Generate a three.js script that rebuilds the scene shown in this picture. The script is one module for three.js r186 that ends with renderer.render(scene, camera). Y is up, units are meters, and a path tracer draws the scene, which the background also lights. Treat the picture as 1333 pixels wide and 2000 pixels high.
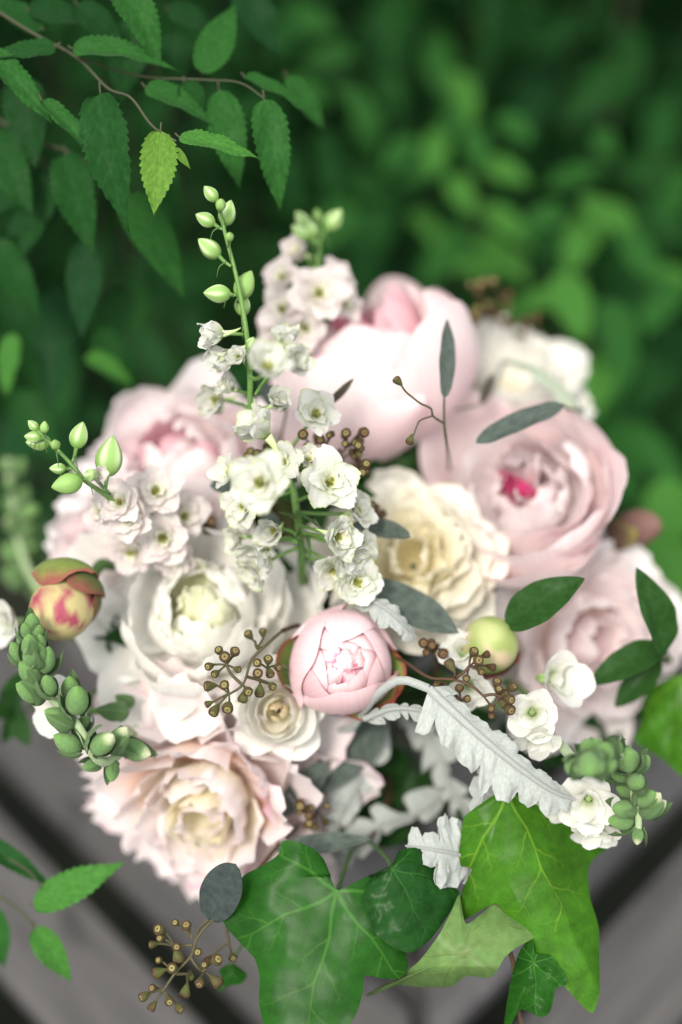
import * as THREE from 'three';
import { ImprovedNoise } from 'three/addons/math/ImprovedNoise.js';
import { mergeGeometries } from 'three/addons/utils/BufferGeometryUtils.js';

// ---------- camera, sky, sun, exposure ----------
const scene = new THREE.Scene();
const FOV = 39.6, PITCH = 45 * Math.PI / 180, FOCUS = 0.67;
const camera = new THREE.PerspectiveCamera(FOV, 682 / 1024, 0.02, 60);
camera.position.set(0, 0.88, 0.47);
camera.rotation.set(-PITCH, 0, 0);
camera.focus = FOCUS;
camera.userData.fStop = 1.5;
camera.updateMatrixWorld();

const SW = 64, SH = 32, skyData = new Float32Array(SW * SH * 4);
for (let j = 0; j < SH; j++) {
  const e = ((j + 0.5) / SH - 0.5) * Math.PI;                       // overcast: brighter towards the zenith
  const l = e > 0 ? 1.05 * (0.30 + 0.70 * Math.sin(e)) : 0.06;
  for (let i = 0; i < SW; i++) skyData.set([l * 0.985, l, l * 1.02, 1], (j * SW + i) * 4);
}
const sky = new THREE.DataTexture(skyData, SW, SH, THREE.RGBAFormat, THREE.FloatType);
sky.mapping = THREE.EquirectangularReflectionMapping;
sky.magFilter = THREE.LinearFilter; sky.needsUpdate = true;
scene.background = sky; scene.environment = sky;
const sun = new THREE.DirectionalLight(0xfff6ea, 1.5);
sun.position.set(-0.9, 3.0, 1.7); sun.target.position.set(0, 0.3, 0);
sun.castShadow = true; sun.shadow.radius = 28; sun.shadow.mapSize.set(2048, 2048);
Object.assign(sun.shadow.camera, { left: -1.5, right: 1.5, top: 1.5, bottom: -1.5, near: 0.1, far: 8 });
scene.add(sun, sun.target);
const renderer = new THREE.WebGLRenderer({ antialias: true });
renderer.setSize(682, 1024);
renderer.toneMapping = THREE.LinearToneMapping;
renderer.toneMappingExposure = 2.7;
renderer.shadowMap.enabled = true;

// ---------- helpers ----------
const V = (x, y, z) => new THREE.Vector3(x, y, z);
const VR = V(1, 0, 0), VU = V(0, Math.cos(PITCH), -Math.sin(PITCH)), VT = V(0, Math.sin(PITCH), Math.cos(PITCH)); // right, up, towards the viewer
const TAN = Math.tan(FOV * Math.PI / 360), MM = 2 * TAN * FOCUS / 2000;      // metres per photo pixel in the plane of focus
// where a thing stands: sighted in the photograph (1333 x 2000), d metres behind the plane of focus
const P = (px, py, d = 0) => { const D = FOCUS + d, k = TAN * D / 1000; return camera.position.clone().addScaledVector(VT, -D).addScaledVector(VR, (px - 666.5) * k).addScaledVector(VU, (1000 - py) * k); };
const dir = (r, u, t) => V(0, 0, 0).addScaledVector(VR, r).addScaledVector(VU, u).addScaledVector(VT, t).normalize();
let seed = 7;
const srand = (s) => { seed = s >>> 0; };
const rnd = () => { seed = (seed + 0x6D2B79F5) >>> 0; let t = seed; t = Math.imul(t ^ (t >>> 15), t | 1); t ^= t + Math.imul(t ^ (t >>> 7), t | 61); return ((t ^ (t >>> 14)) >>> 0) / 4294967296; };
const rr = (a, b) => a + (b - a) * rnd();
const IN = new ImprovedNoise();
const nz = (x, y = 0, z = 0) => IN.noise(x + 31.7, y + 12.3, z + 5.9);
const clamp = (x, a = 0, b = 1) => Math.min(b, Math.max(a, x));
const sstep = (a, b, x) => { const t = clamp((x - a) / (b - a)); return t * t * (3 - 2 * t); };
const lerp = (a, b, t) => a + (b - a) * t;
const mix3 = (a, b, t) => [lerp(a[0], b[0], t), lerp(a[1], b[1], t), lerp(a[2], b[2], t)];
const sl = (h) => { const c = new THREE.Color(h); return [c.r, c.g, c.b]; };
const taken = {};
const numbered = (n) => { const k = taken[n] = (taken[n] ?? -1) + 1; return k ? n + '_' + String(k).padStart(3, '0') : n; };
function thing(name, label, category, group) {
  const o = new THREE.Group(); o.name = numbered(name); o.userData = { label, category };
  if (group) o.userData.group = group;
  scene.add(o); return o;
}
function structure(name, label) { const o = new THREE.Group(); o.name = numbered(name); o.userData = { kind: 'structure', label }; scene.add(o); return o; }
function mesh(name, geo, mat, parent) {
  const m = new THREE.Mesh(geo, mat); m.name = name; m.castShadow = m.receiveShadow = true; parent.add(m); return m;
}
const group = (name, parent) => { const g = new THREE.Group(); g.name = name; parent.add(g); return g; };

// a grid of points -> smooth surface; f(u 0..1, v 0..1) -> {p:[x,y,z], c:[r,g,b], t:[u,v]}
function sheet(NU, NV, f, closed = false) {
  const pos = [], col = [], uv = [], idx = [];
  for (let j = 0; j <= NV; j++) for (let i = 0; i <= NU; i++) {
    const q = f(i / NU, j / NV); pos.push(...q.p); col.push(...(q.c ?? [1, 1, 1])); uv.push(...(q.t ?? [i / NU, j / NV]));
  }
  const N = NU + 1;
  for (let j = 0; j < NV; j++) for (let i = 0; i < NU; i++) { const a = j * N + i, b = a + 1, c = a + N, e = c + 1; idx.push(a, b, e, a, e, c); }
  const g = new THREE.BufferGeometry();
  g.setAttribute('position', new THREE.Float32BufferAttribute(pos, 3));
  g.setAttribute('color', new THREE.Float32BufferAttribute(col, 3));
  g.setAttribute('uv', new THREE.Float32BufferAttribute(uv, 2));
  g.setIndex(idx); g.computeVertexNormals();
  if (closed) {                                                       // weld the normals of the seam
    const n = g.attributes.normal;
    for (let j = 0; j <= NV; j++) { const a = j * N, b = a + NU, v = V(n.getX(a) + n.getX(b), n.getY(a) + n.getY(b), n.getZ(a) + n.getZ(b)).normalize(); n.setXYZ(a, v.x, v.y, v.z); n.setXYZ(b, v.x, v.y, v.z); }
  }
  return g;
}
// a tapered tube along a smooth curve through points
function tube(pts, r0, r1, sides = 7, seg = 0, wob = 0) {
  const c = new THREE.CatmullRomCurve3(pts, false, 'centripetal'), n = seg || Math.max(4, pts.length * 5), F = c.computeFrenetFrames(n, false);
  const g = sheet(sides, n, (u, v) => {
    const k = Math.round(v * n), a = u * Math.PI * 2, p = c.getPointAt(v), r = lerp(r0, r1, v) * (1 + wob * nz(v * 14, Math.cos(a), Math.sin(a)));
    p.addScaledVector(F.normals[k], Math.cos(a) * r).addScaledVector(F.binormals[k], Math.sin(a) * r);
    return { p: p.toArray(), t: [u, v * 8] };
  }, true);
  return g;
}
const BIND = V(0.01, 0.10, -0.11);
let stemCount = 0;
// a cut stem from a flower's base through the binding point of the bouquet down to the seat it stands on
function stem(parent, base, out, r = 0.0022, mat = M.stem) {
  const k = stemCount++, a = k * 2.4, q = 0.004 + 0.0022 * Math.sqrt(k);
  const b = BIND.clone().add(V(Math.cos(a) * q, 0, Math.sin(a) * q)), f = V(BIND.x + Math.cos(a + 2.6) * q * 2.2, 0.003, BIND.z - 0.01 + Math.sin(a + 2.6) * q * 2.2);
  const m = base.clone().addScaledVector(out, -0.03);
  mesh('stem', tube([base, m, base.clone().lerp(b, 0.62), b, f], r, r * 1.15, 6, 18), mat, parent);
}
// puts an object with +Y as its axis at pos, pointing along d, rolled about it
function aim(o, pos, d, roll = 0) {
  o.position.copy(pos);
  o.quaternion.setFromUnitVectors(V(0, 1, 0), d.clone().normalize()).multiply(new THREE.Quaternion().setFromAxisAngle(V(0, 1, 0), roll));
  return o;
}
// puts a leaf (base at 0, tip at +Y, face +Z) from a to b with its face towards n
function lay(o, a, b, n) {
  const y = b.clone().sub(a), L = y.length(); y.divideScalar(L);
  const z = n.clone().addScaledVector(y, -n.dot(y)).normalize(), x = y.clone().cross(z);
  o.matrixAutoUpdate = true; o.position.copy(a); o.quaternion.setFromRotationMatrix(new THREE.Matrix4().makeBasis(x, y, z)); o.scale.setScalar(L);
  return o;
}

// ---------- textures ----------
function tex(w, h, f, srgb = true) {
  const d = new Uint8Array(w * h * 4);
  for (let j = 0; j < h; j++) for (let i = 0; i < w; i++) { const c = f((i + 0.5) / w, (j + 0.5) / h); d.set([clamp(c[0]) * 255, clamp(c[1]) * 255, clamp(c[2]) * 255, 255], (j * w + i) * 4); }
  const t = new THREE.DataTexture(d, w, h, THREE.RGBAFormat);
  t.magFilter = THREE.LinearFilter; t.minFilter = THREE.LinearMipmapLinearFilter; t.generateMipmaps = true;
  t.wrapS = t.wrapT = THREE.RepeatWrapping; if (srgb) t.colorSpace = THREE.SRGBColorSpace; t.needsUpdate = true; return t;
}
const grey = (x) => [x, x, x];
// petals: fine streaks that run and fan along the petal
const petalStreak = (u, v) => { const s = (u - 0.5) * (1.25 - 0.35 * v); return 0.5 + 0.30 * nz(s * 46, v * 1.6) + 0.22 * nz(s * 90, v * 3, 4) + 0.2 * nz(s * 12, v * 2.2, 9); };
const T_petal = tex(256, 256, (u, v) => { const k = petalStreak(u, v); return [0.955 + 0.06 * k, 0.935 + 0.085 * k, 0.935 + 0.085 * k]; });
const T_petalB = tex(256, 256, (u, v) => grey(petalStreak(u, v)), false);
// pinnate leaf: midrib, side veins, mottling
function leafVein(u, v, n, w) {
  const x = Math.abs(u - 0.5) * 2, t = v - x * 0.26, k = t * n, fr = Math.abs(k - Math.round(k)) / n;
  const side = sstep(w * 0.9, 0, fr) * sstep(1.05, 0.5, x) * sstep(0.02, 0.08, t), mid = sstep(w * 2.6 * (1.1 - v * 0.6), 0, x);
  return Math.max(mid, side * 0.6);
}
const T_leaf = tex(256, 512, (u, v) => { const k = leafVein(u, v, 6, 0.010), m = 0.84 + 0.12 * nz(u * 9, v * 16) + 0.09 * nz(u * 34, v * 60, 3) + 0.05 * nz(u * 80, v * 150, 5); return [m * 0.97 + 0.14 * k, m + 0.10 * k, m * 0.95 + 0.12 * k]; });
const T_leafB = tex(256, 512, (u, v) => grey(0.62 - 0.5 * leafVein(u, v, 6, 0.018) + 0.12 * nz(u * 26, v * 50, 2)), false);
const T_euc = tex(256, 512, (u, v) => { const x = Math.abs(u - 0.5) * 2, mid = sstep(0.05, 0, x), sp = sstep(0.28, 0.5, nz(u * 40, v * 70, 7)), m = 0.82 + 0.14 * nz(u * 6, v * 11, 1) + 0.08 * nz(u * 40, v * 80) - 0.28 * sp, e = sstep(0.93, 1, x); return [m + 0.1 * mid + 0.10 * e, m + 0.1 * mid - 0.05 * e, m + 0.06 * mid - 0.08 * e]; });
// ivy: palmate veins that fork, pale on mottled green; the petiole meets the blade at uv (0.5, 0.5)
const ivySeg = [];
(function () {
  srand(91);
  const fork = (x, y, a, l, w, dep) => {
    let px = x, py = y, n = 7;
    for (let i = 1; i <= n; i++) {
      const b = a + 0.16 * Math.sin(i * 1.7 + a * 5), qx = px + Math.cos(b) * l / n, qy = py + Math.sin(b) * l / n;
      ivySeg.push([px, py, qx, qy, w * (1 - 0.75 * (i - 0.5) / n)]);
      if (dep < 2 && i > 1 && i < n) { const s = i % 2 ? 1 : -1; fork(qx, qy, b + s * rr(0.6, 0.95), l * rr(0.28, 0.42), w * 0.5, dep + 1); }
      px = qx; py = qy;
    }
  };
  for (const [a, l] of [[-90, 0.5], [-38, 0.42], [-142, 0.42], [18, 0.36], [162, 0.36], [62, 0.28], [118, 0.28]]) fork(0.5, 0.5, a * Math.PI / 180, l, 0.006, 0);
})();
function ivyField(N) {
  const f = new Float32Array(N * N);
  for (const [ax, ay, bx, by, w] of ivySeg) {
    const R = w * 2.2 + 0.004, x0 = Math.max(0, Math.floor((Math.min(ax, bx) - R) * N)), x1 = Math.min(N - 1, Math.ceil((Math.max(ax, bx) + R) * N)), y0 = Math.max(0, Math.floor((Math.min(ay, by) - R) * N)), y1 = Math.min(N - 1, Math.ceil((Math.max(ay, by) + R) * N));
    for (let j = y0; j <= y1; j++) for (let i = x0; i <= x1; i++) {
      const x = (i + 0.5) / N, y = (j + 0.5) / N, dx = bx - ax, dy = by - ay, t = clamp(((x - ax) * dx + (y - ay) * dy) / (dx * dx + dy * dy)), d = Math.hypot(x - ax - t * dx, y - ay - t * dy);
      f[j * N + i] = Math.max(f[j * N + i], sstep(w * 1.5 + 0.0012, w * 0.3, d) * clamp(0.06 + w * 165));
    }
  }
  return f;
}
const IVN = 512, IVF = ivyField(IVN), ivyAt = (u, v) => IVF[Math.min(IVN - 1, Math.floor(v * IVN)) * IVN + Math.min(IVN - 1, Math.floor(u * IVN))];
const T_ivy = tex(IVN, IVN, (u, v) => {
  const k = ivyAt(u, v), m = 0.82 + 0.10 * nz(u * 8, v * 8, 2) + 0.09 * nz(u * 22, v * 22, 5) + 0.06 * nz(u * 90, v * 90), dust = 0.05 * nz(u * 40, v * 40, 11);
  return [m * 0.80 + 0.62 * k + dust, m * 0.92 + 0.30 * k + dust * 0.7, m * 0.80 + 0.42 * k + dust];
});
const T_ivyUnder = tex(IVN, IVN, (u, v) => { const k = ivyAt(u, v), m = 0.9 + 0.06 * nz(u * 8, v * 8, 2) + 0.07 * nz(u * 30, v * 30, 5); return [m + 0.05 * k, m - 0.02 * k, m + 0.02 * k]; });
const T_ivyB = tex(IVN, IVN, (u, v) => grey(0.55 - 0.42 * ivyAt(u, v) + 0.24 * nz(u * 24, v * 24, 4) + 0.10 * nz(u * 60, v * 60, 8)), false);
const T_felt = tex(256, 256, (u, v) => { const m = 0.90 + 0.07 * nz(u * 60, v * 60) + 0.07 * nz(u * 14, v * 14, 3); return grey(m); });
const T_feltB = tex(256, 256, (u, v) => grey(0.5 + 0.35 * nz(u * 90, v * 90) + 0.2 * nz(u * 30, v * 30, 3)), false);
const T_wood = tex(512, 256, (u, v) => {
  const g = 0.74 + 0.16 * nz(u * 4, v * 40) + 0.12 * nz(u * 9, v * 110, 3) + 0.08 * nz(u * 3, v * 6, 8), scuff = sstep(0.35, 0.6, nz(u * 12, v * 14, 6)) * 0.16;
  return [g - scuff, g * 0.985 - scuff, g * 0.975 - scuff];
});
const T_woodB = tex(512, 256, (u, v) => grey(0.5 + 0.3 * nz(u * 4, v * 60) + 0.3 * nz(u * 9, v * 120, 3)), false);
const T_soil = tex(256, 256, (u, v) => { const m = 0.6 + 0.35 * nz(u * 24, v * 24) + 0.3 * nz(u * 70, v * 70, 2); return [m, m * 0.86, m * 0.68]; });

// ---------- materials ----------
const phys = (o) => new THREE.MeshPhysicalMaterial({ side: THREE.DoubleSide, ...o });
const lin = (r, g, b) => new THREE.Color().setRGB(r, g, b);
const M = {};
M.petal = phys({ vertexColors: true, map: T_petal, bumpMap: T_petalB, bumpScale: 0.00022, roughness: 0.95, transmission: 0.42, specularIntensity: 0.35 });
M.budPetal = phys({ vertexColors: true, map: T_petal, bumpMap: T_petalB, bumpScale: 0.00014, roughness: 0.92, transmission: 0.22, specularIntensity: 0.5, sheen: 0.25, sheenRoughness: 0.5, sheenColor: lin(1, 0.95, 0.95) });
M.plant = phys({ vertexColors: true, roughness: 0.62, specularIntensity: 0.6 });
M.thinPlant = phys({ vertexColors: true, map: T_felt, roughness: 0.95, transmission: 0.25, specularIntensity: 0.5 });
M.fuzz = phys({ vertexColors: true, map: T_felt, bumpMap: T_feltB, bumpScale: 0.0007, roughness: 0.95, sheen: 0.6, sheenRoughness: 0.42, sheenColor: lin(0.62, 0.8, 0.52), specularIntensity: 0.3 });
M.felt = phys({ color: lin(0.48, 0.515, 0.485), map: T_felt, bumpMap: T_feltB, bumpScale: 0.0004, roughness: 0.97, transmission: 0.12, specularIntensity: 0.2, sheen: 0.4, sheenRoughness: 0.6, sheenColor: lin(0.9, 0.9, 0.9) });
M.stem = phys({ color: lin(0.06, 0.14, 0.03), map: T_felt, roughness: 0.6 });
M.stemLight = phys({ color: lin(0.13, 0.27, 0.055), map: T_felt, roughness: 0.55 });
M.stemPale = phys({ color: lin(0.36, 0.47, 0.25), map: T_felt, bumpMap: T_feltB, bumpScale: 0.0003, roughness: 0.85, sheen: 0.6, sheenRoughness: 0.5, sheenColor: lin(0.8, 0.9, 0.8) });
M.twig = phys({ color: lin(0.085, 0.042, 0.02), map: T_felt, roughness: 0.7 });
M.twigGreen = phys({ color: lin(0.075, 0.066, 0.024), map: T_felt, roughness: 0.7 });
const leafMat = (r, g, b, o = {}) => phys({ color: lin(r, g, b), map: T_leaf, bumpMap: T_leafB, bumpScale: 0.0005, roughness: 0.96, transmission: 0.32, specularIntensity: 0.12, clearcoat: 0.05, clearcoatRoughness: 0.4, ...o });
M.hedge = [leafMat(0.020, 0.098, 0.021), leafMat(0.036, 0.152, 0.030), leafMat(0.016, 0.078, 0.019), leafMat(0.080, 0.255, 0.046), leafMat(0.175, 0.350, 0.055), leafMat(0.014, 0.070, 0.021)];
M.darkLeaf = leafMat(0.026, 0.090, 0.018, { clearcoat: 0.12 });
M.ruscus = leafMat(0.026, 0.086, 0.016, { clearcoat: 0.16, clearcoatRoughness: 0.36, transmission: 0.2 });
M.sepal = leafMat(0.16, 0.30, 0.075, { transmission: 0.2 });
const eucMat = (r, g, b) => phys({ color: lin(r, g, b), map: T_euc, roughness: 0.9, transmission: 0.12, specularIntensity: 0.4, clearcoat: 0.12, clearcoatRoughness: 0.55 });
M.euc = eucMat(0.098, 0.130, 0.110); M.eucDark = eucMat(0.045, 0.064, 0.060); M.eucBrown = eucMat(0.09, 0.08, 0.055);
const ivyMat = (r, g, b, o = {}) => phys({ color: lin(r, g, b), map: T_ivy, bumpMap: T_ivyB, bumpScale: 0.0007, roughness: 0.94, transmission: 0.10, specularIntensity: 0.1, clearcoat: 0.11, clearcoatRoughness: 0.30, ...o });
M.ivy = ivyMat(0.026, 0.112, 0.012); M.ivyDark = ivyMat(0.018, 0.080, 0.014); M.ivyLight = ivyMat(0.082, 0.205, 0.016); M.ivyUnder = ivyMat(0.120, 0.215, 0.062, { map: T_ivyUnder, clearcoat: 0.1, bumpScale: -0.0009 });
M.pod = phys({ vertexColors: true, map: T_felt, bumpMap: T_feltB, bumpScale: 0.0002, roughness: 0.68, specularIntensity: 0.5 });
M.wood = [0, 1, 2].map((k) => { const m = new THREE.MeshStandardMaterial({ color: [lin(0.118, 0.117, 0.118), lin(0.134, 0.132, 0.140), lin(0.110, 0.109, 0.111)][k], map: T_wood.clone(), bumpMap: T_woodB, bumpScale: 0.0008, roughness: 0.75 }); m.map.offset.set(0.31 * k, 0.17 * k); m.map.needsUpdate = true; return m; });
M.soil = new THREE.MeshStandardMaterial({ color: lin(0.014, 0.030, 0.012), map: T_soil, roughness: 1 });
M.soil.map.repeat.set(30, 30);

// ---------- ground and the slatted seat the bouquet stands on ----------
{
  const g = new THREE.Mesh(new THREE.PlaneGeometry(60, 60), M.soil); g.rotation.x = -Math.PI / 2; g.position.y = -0.44; g.name = 'ground'; g.receiveShadow = true;
  g.userData = { kind: 'structure', label: 'dark bare soil under the bench and the shrubs' }; scene.add(g);
}
{
  const bench = thing('slatted_bench', 'grey weathered bench seat of diagonal slats with dark gaps under the bouquet', 'bench');
  const MX = 0.05, Z0 = -0.27, Z1 = 0.42, PITCHQ = 0.142, WQ = 0.098;
  const clip = (poly, f) => { const o = []; for (let i = 0; i < poly.length; i++) { const a = poly[i], b = poly[(i + 1) % poly.length], fa = f(a), fb = f(b); if (fa >= 0) o.push(a); if (fa * fb < 0) { const t = fa / (fa - fb); o.push([lerp(a[0], b[0], t), lerp(a[1], b[1], t)]); } } return o; };
  let n = 0;
  for (const s of [-1, 1]) {
    const q0 = s < 0 ? 0.175 : 0.10;                                  // middle of one gap on this side
    for (let k = -9; k <= 7; k++) {
      const a = q0 + k * PITCHQ + (PITCHQ - WQ) / 2, b = a + WQ, X0 = 0.008, X1 = 0.85;
      // w = distance from the mitre, z towards the viewer; a slat holds a <= z + w <= b ... the boards run away from the mitre to the back
      let poly = [[X0, Z0], [X1, Z0], [X1, Z1], [X0, Z1]];
      poly = clip(poly, (p) => p[1] + p[0] - a); if (poly.length > 2) poly = clip(poly, (p) => b - p[1] - p[0]);
      if (poly.length < 3) continue;
      const sh = new THREE.Shape(poly.map((p) => new THREE.Vector2(MX + s * p[0], -p[1])));
      const g = new THREE.ExtrudeGeometry(sh, { depth: 0.018, bevelEnabled: true, bevelThickness: 0.002, bevelSize: 0.002, bevelSegments: 2 });
      const uv = g.attributes.uv, p = g.attributes.position;
      for (let i = 0; i < uv.count; i++) { const x = p.getX(i), y = p.getY(i), al = (s * x + y) * 0.7071, ac = (s * x - y) * 0.7071; uv.setXY(i, al * 1.6 + k * 0.37, ac * 3.1 + p.getZ(i) * 3); }
      const m = mesh('slat', g, M.wood[(n++ * 7 + 3) % 3], bench); m.rotation.x = -Math.PI / 2; m.position.y = -0.020;
    }
  }
  for (const z of [-0.24, 0.36]) mesh('bearer', new THREE.BoxGeometry(1.76, 0.05, 0.04), M.wood[2], bench).position.set(MX, -0.0475, z);
  mesh('mitre_bearer', new THREE.BoxGeometry(0.05, 0.05, 0.555), M.wood[2], bench).position.set(MX, -0.0475, 0.06);
  for (const x of [-0.78, 0.88]) for (const z of [-0.24, 0.36]) mesh('leg', new THREE.BoxGeometry(0.05, 0.367, 0.05), M.wood[0], bench).position.set(x, -0.2565, z);
}

// ---------- leaves ----------
// base at 0, tip at +Y 1, face +Z; wd = half width over length
function leafGeo({ wd = 0.2, teeth = 0, nt = 12, fold = 0.25, bend = 0.15, wave = 0.02, twist = 0, wide = 0.38, pt = 1.0, NU = 6, NV = 24, sd = 0, tip = 0.0, ac = 0.6 }) {
  const e = Math.log(0.5) / Math.log(wide);
  return sheet(NU, NV, (uu, v) => {
    const u = uu * 2 - 1, s = Math.pow(v, e), prof = Math.pow(Math.max(0, Math.sin(Math.PI * s)), (s < 0.5 ? 0.66 : 0.66 + 0.5 * (s - 0.5) * ac) * pt) * (1 - tip * sstep(0.6, 1, v));
    const saw = (v * nt + sd) % 1, w = wd * (prof * (1 + teeth * (saw - 0.45) * sstep(0.04, 0.14, v) * sstep(1, 0.9, v) * Math.abs(u)));
    let x = u * w * Math.cos(fold * 0.6), z = Math.abs(u) * w * Math.sin(fold) + wave * nz(u * 1.3 + sd, v * 4, sd * 3) * (0.4 + Math.abs(u));
    const y0 = v + teeth * 0.015 * saw * Math.abs(u), a = twist * (v - 0.3), X = x * Math.cos(a) - z * Math.sin(a), Z = x * Math.sin(a) + z * Math.cos(a);
    return { p: [X, y0, Z - bend * (v * v - v * 0.35)], t: [0.5 + u * 0.5 * (0.25 + 0.75 * prof), v] };
  });
}
const hedgeLeafHi = [0, 1, 2, 3].map((k) => leafGeo({ wd: 0.205, teeth: 0.20, nt: 13 + k, fold: 0.18 + 0.07 * k, bend: 0.06 + 0.08 * k, wave: 0.035, twist: (k - 1.5) * 0.25, wide: 0.33, pt: 1.0, ac: 1.9, NU: 8, NV: 64, sd: k * 1.37 }));
const hedgeLeafLo = [0, 1, 2, 3].map((k) => leafGeo({ wd: 0.21, teeth: 0.12, nt: 9, fold: 0.2 + 0.08 * k, bend: 0.05 + 0.1 * k, wave: 0.04, twist: (k - 1.5) * 0.4, wide: 0.36, NU: 4, NV: 12, sd: k * 2.1 }));
const toView = (r, u, t = 1) => dir(r, u, t);
function hedgeLeaf(parent, a, b, n, mat, hi, wide = 1, k = 0) {
  const m = mesh('leaf', (hi ? hedgeLeafHi : hedgeLeafLo)[k % 4], mat, parent); lay(m, a, b, n); m.scale.x *= wide; return m;
}

// the shrub sprays that reach over the bouquet, leaf by leaf: base px,py, tip px,py, depth at base, depth at tip, width, tone, face right, face up
const H = M.hedge;
function spray(label, twigs, leaves, group_) {
  const t = thing('shrub_branch', label, 'branch', group_);
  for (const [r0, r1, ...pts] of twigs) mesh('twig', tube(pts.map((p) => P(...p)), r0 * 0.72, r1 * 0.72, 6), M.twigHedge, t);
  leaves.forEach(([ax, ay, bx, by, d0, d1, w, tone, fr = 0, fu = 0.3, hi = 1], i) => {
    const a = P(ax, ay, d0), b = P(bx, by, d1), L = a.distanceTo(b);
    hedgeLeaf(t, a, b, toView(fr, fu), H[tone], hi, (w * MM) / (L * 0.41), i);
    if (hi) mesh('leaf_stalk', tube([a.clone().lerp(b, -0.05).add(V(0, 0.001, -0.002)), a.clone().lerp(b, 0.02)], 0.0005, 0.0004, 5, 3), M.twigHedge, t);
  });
  return t;
}
M.twigHedge = phys({ color: lin(0.055, 0.062, 0.028), map: T_felt, roughness: 0.8 });
spray('leafy shrub branch with serrated leaves arching above the tall larkspur buds', [
  [0.0013, 0.0008, [-30, 5, 0.05], [60, 62, 0.04], [150, 112, 0.035], [215, 175, 0.02], [255, 190, 0.012], [300, 248, 0.004], [345, 276, 0.002]],
  [0.0009, 0.0006, [150, 112, 0.035], [270, 148, 0.04], [400, 156, 0.035], [470, 162, 0.03], [517, 192, 0.026]],
  [0.0006, 0.0004, [330, 262, 0.003], [340, 285, 0.002], [347, 298, 0.002]],
], [
  [314, 256, 302, 420, 0, -0.004, 72, 4, 0.35, 0.35], [350, 270, 506, 297, 0.002, 0.0, 50, 3, 0.05, 0.75], [196, 182, 238, 446, 0.016, 0.012, 98, 0, -0.25, 0.05],
  [284, 172, 432, 232, 0.03, 0.035, 62, 1, 0.0, 0.6], [428, 176, 470, 370, 0.04, 0.045, 78, 1, 0.1, 0.25], [516, 194, 552, 410, 0.026, 0.03, 76, 1, 0.2, 0.35],
  [478, 152, 608, 206, 0.04, 0.05, 48, 1, 0, 0.8], [143, 98, 347, 109, 0.03, 0.025, 66, 1, 0, 0.6], [110, 92, -46, 112, 0.028, 0.02, 56, 0, 0, 0.6],
  [-30, 96, 103, 230, 0.022, 0.016, 60, 1, 0.3, 0.4], [82, 198, 212, 322, 0.018, 0.012, 46, 1, 0.5, 0.4], [228, -40, 322, 120, 0.03, 0.025, 84, 1, 0.2, 0.3],
  [396, 142, 462, 2, 0.05, 0.06, 76, 1, 0.2, 0.4], [468, -30, 548, 110, 0.08, 0.085, 84, 5, 0, 0.2], [56, 22, 196, 34, 0.05, 0.06, 72, 2, 0, 0.4],
  [342, 290, 371, 328, 0.002, 0.0, 18, 4, -0.3, 0.3], [40, 150, 70, 330, 0.07, 0.07, 96, 2, 0, 0.2], [262, 40, 232, 210, 0.075, 0.08, 88, 2, 0.1, 0.2], [150, 10, 250, 92, 0.06, 0.065, 70, 2, 0, 0.4], [330, 20, 440, 60, 0.09, 0.1, 70, 2, 0, 0.4], [80, 60, -30, -20, 0.05, 0.05, 60, 0, 0, 0.4], [560, 150, 640, 250, 0.08, 0.09, 60, 1, 0.1, 0.5], [360, 160, 395, 232, 0.035, 0.04, 60, 0, 0.2, 0.3],
], 'shrub branches around the bouquet');
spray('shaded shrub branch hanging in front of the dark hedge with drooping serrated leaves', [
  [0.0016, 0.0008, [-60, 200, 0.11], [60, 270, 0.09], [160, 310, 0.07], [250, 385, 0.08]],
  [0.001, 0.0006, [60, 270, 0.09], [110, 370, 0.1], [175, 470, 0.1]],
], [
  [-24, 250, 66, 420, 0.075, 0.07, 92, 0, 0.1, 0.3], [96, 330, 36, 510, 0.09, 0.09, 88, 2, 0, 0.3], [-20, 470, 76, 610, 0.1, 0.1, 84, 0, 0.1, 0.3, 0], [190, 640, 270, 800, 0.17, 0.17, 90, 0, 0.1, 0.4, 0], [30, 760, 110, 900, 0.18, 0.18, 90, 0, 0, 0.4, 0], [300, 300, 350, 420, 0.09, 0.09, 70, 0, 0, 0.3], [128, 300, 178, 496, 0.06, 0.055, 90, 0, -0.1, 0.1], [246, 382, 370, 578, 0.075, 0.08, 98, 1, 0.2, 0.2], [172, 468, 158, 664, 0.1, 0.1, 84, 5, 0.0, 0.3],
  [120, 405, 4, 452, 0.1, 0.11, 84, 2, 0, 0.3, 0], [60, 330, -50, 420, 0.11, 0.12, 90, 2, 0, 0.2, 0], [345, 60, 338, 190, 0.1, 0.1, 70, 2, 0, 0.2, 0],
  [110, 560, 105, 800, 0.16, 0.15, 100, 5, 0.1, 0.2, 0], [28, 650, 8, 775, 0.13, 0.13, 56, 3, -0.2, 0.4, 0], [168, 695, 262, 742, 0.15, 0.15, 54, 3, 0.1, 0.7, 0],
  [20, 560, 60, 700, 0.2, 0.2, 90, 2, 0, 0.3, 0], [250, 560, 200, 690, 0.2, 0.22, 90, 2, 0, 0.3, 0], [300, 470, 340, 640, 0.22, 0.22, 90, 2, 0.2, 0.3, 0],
], 'shrub branches around the bouquet');
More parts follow.
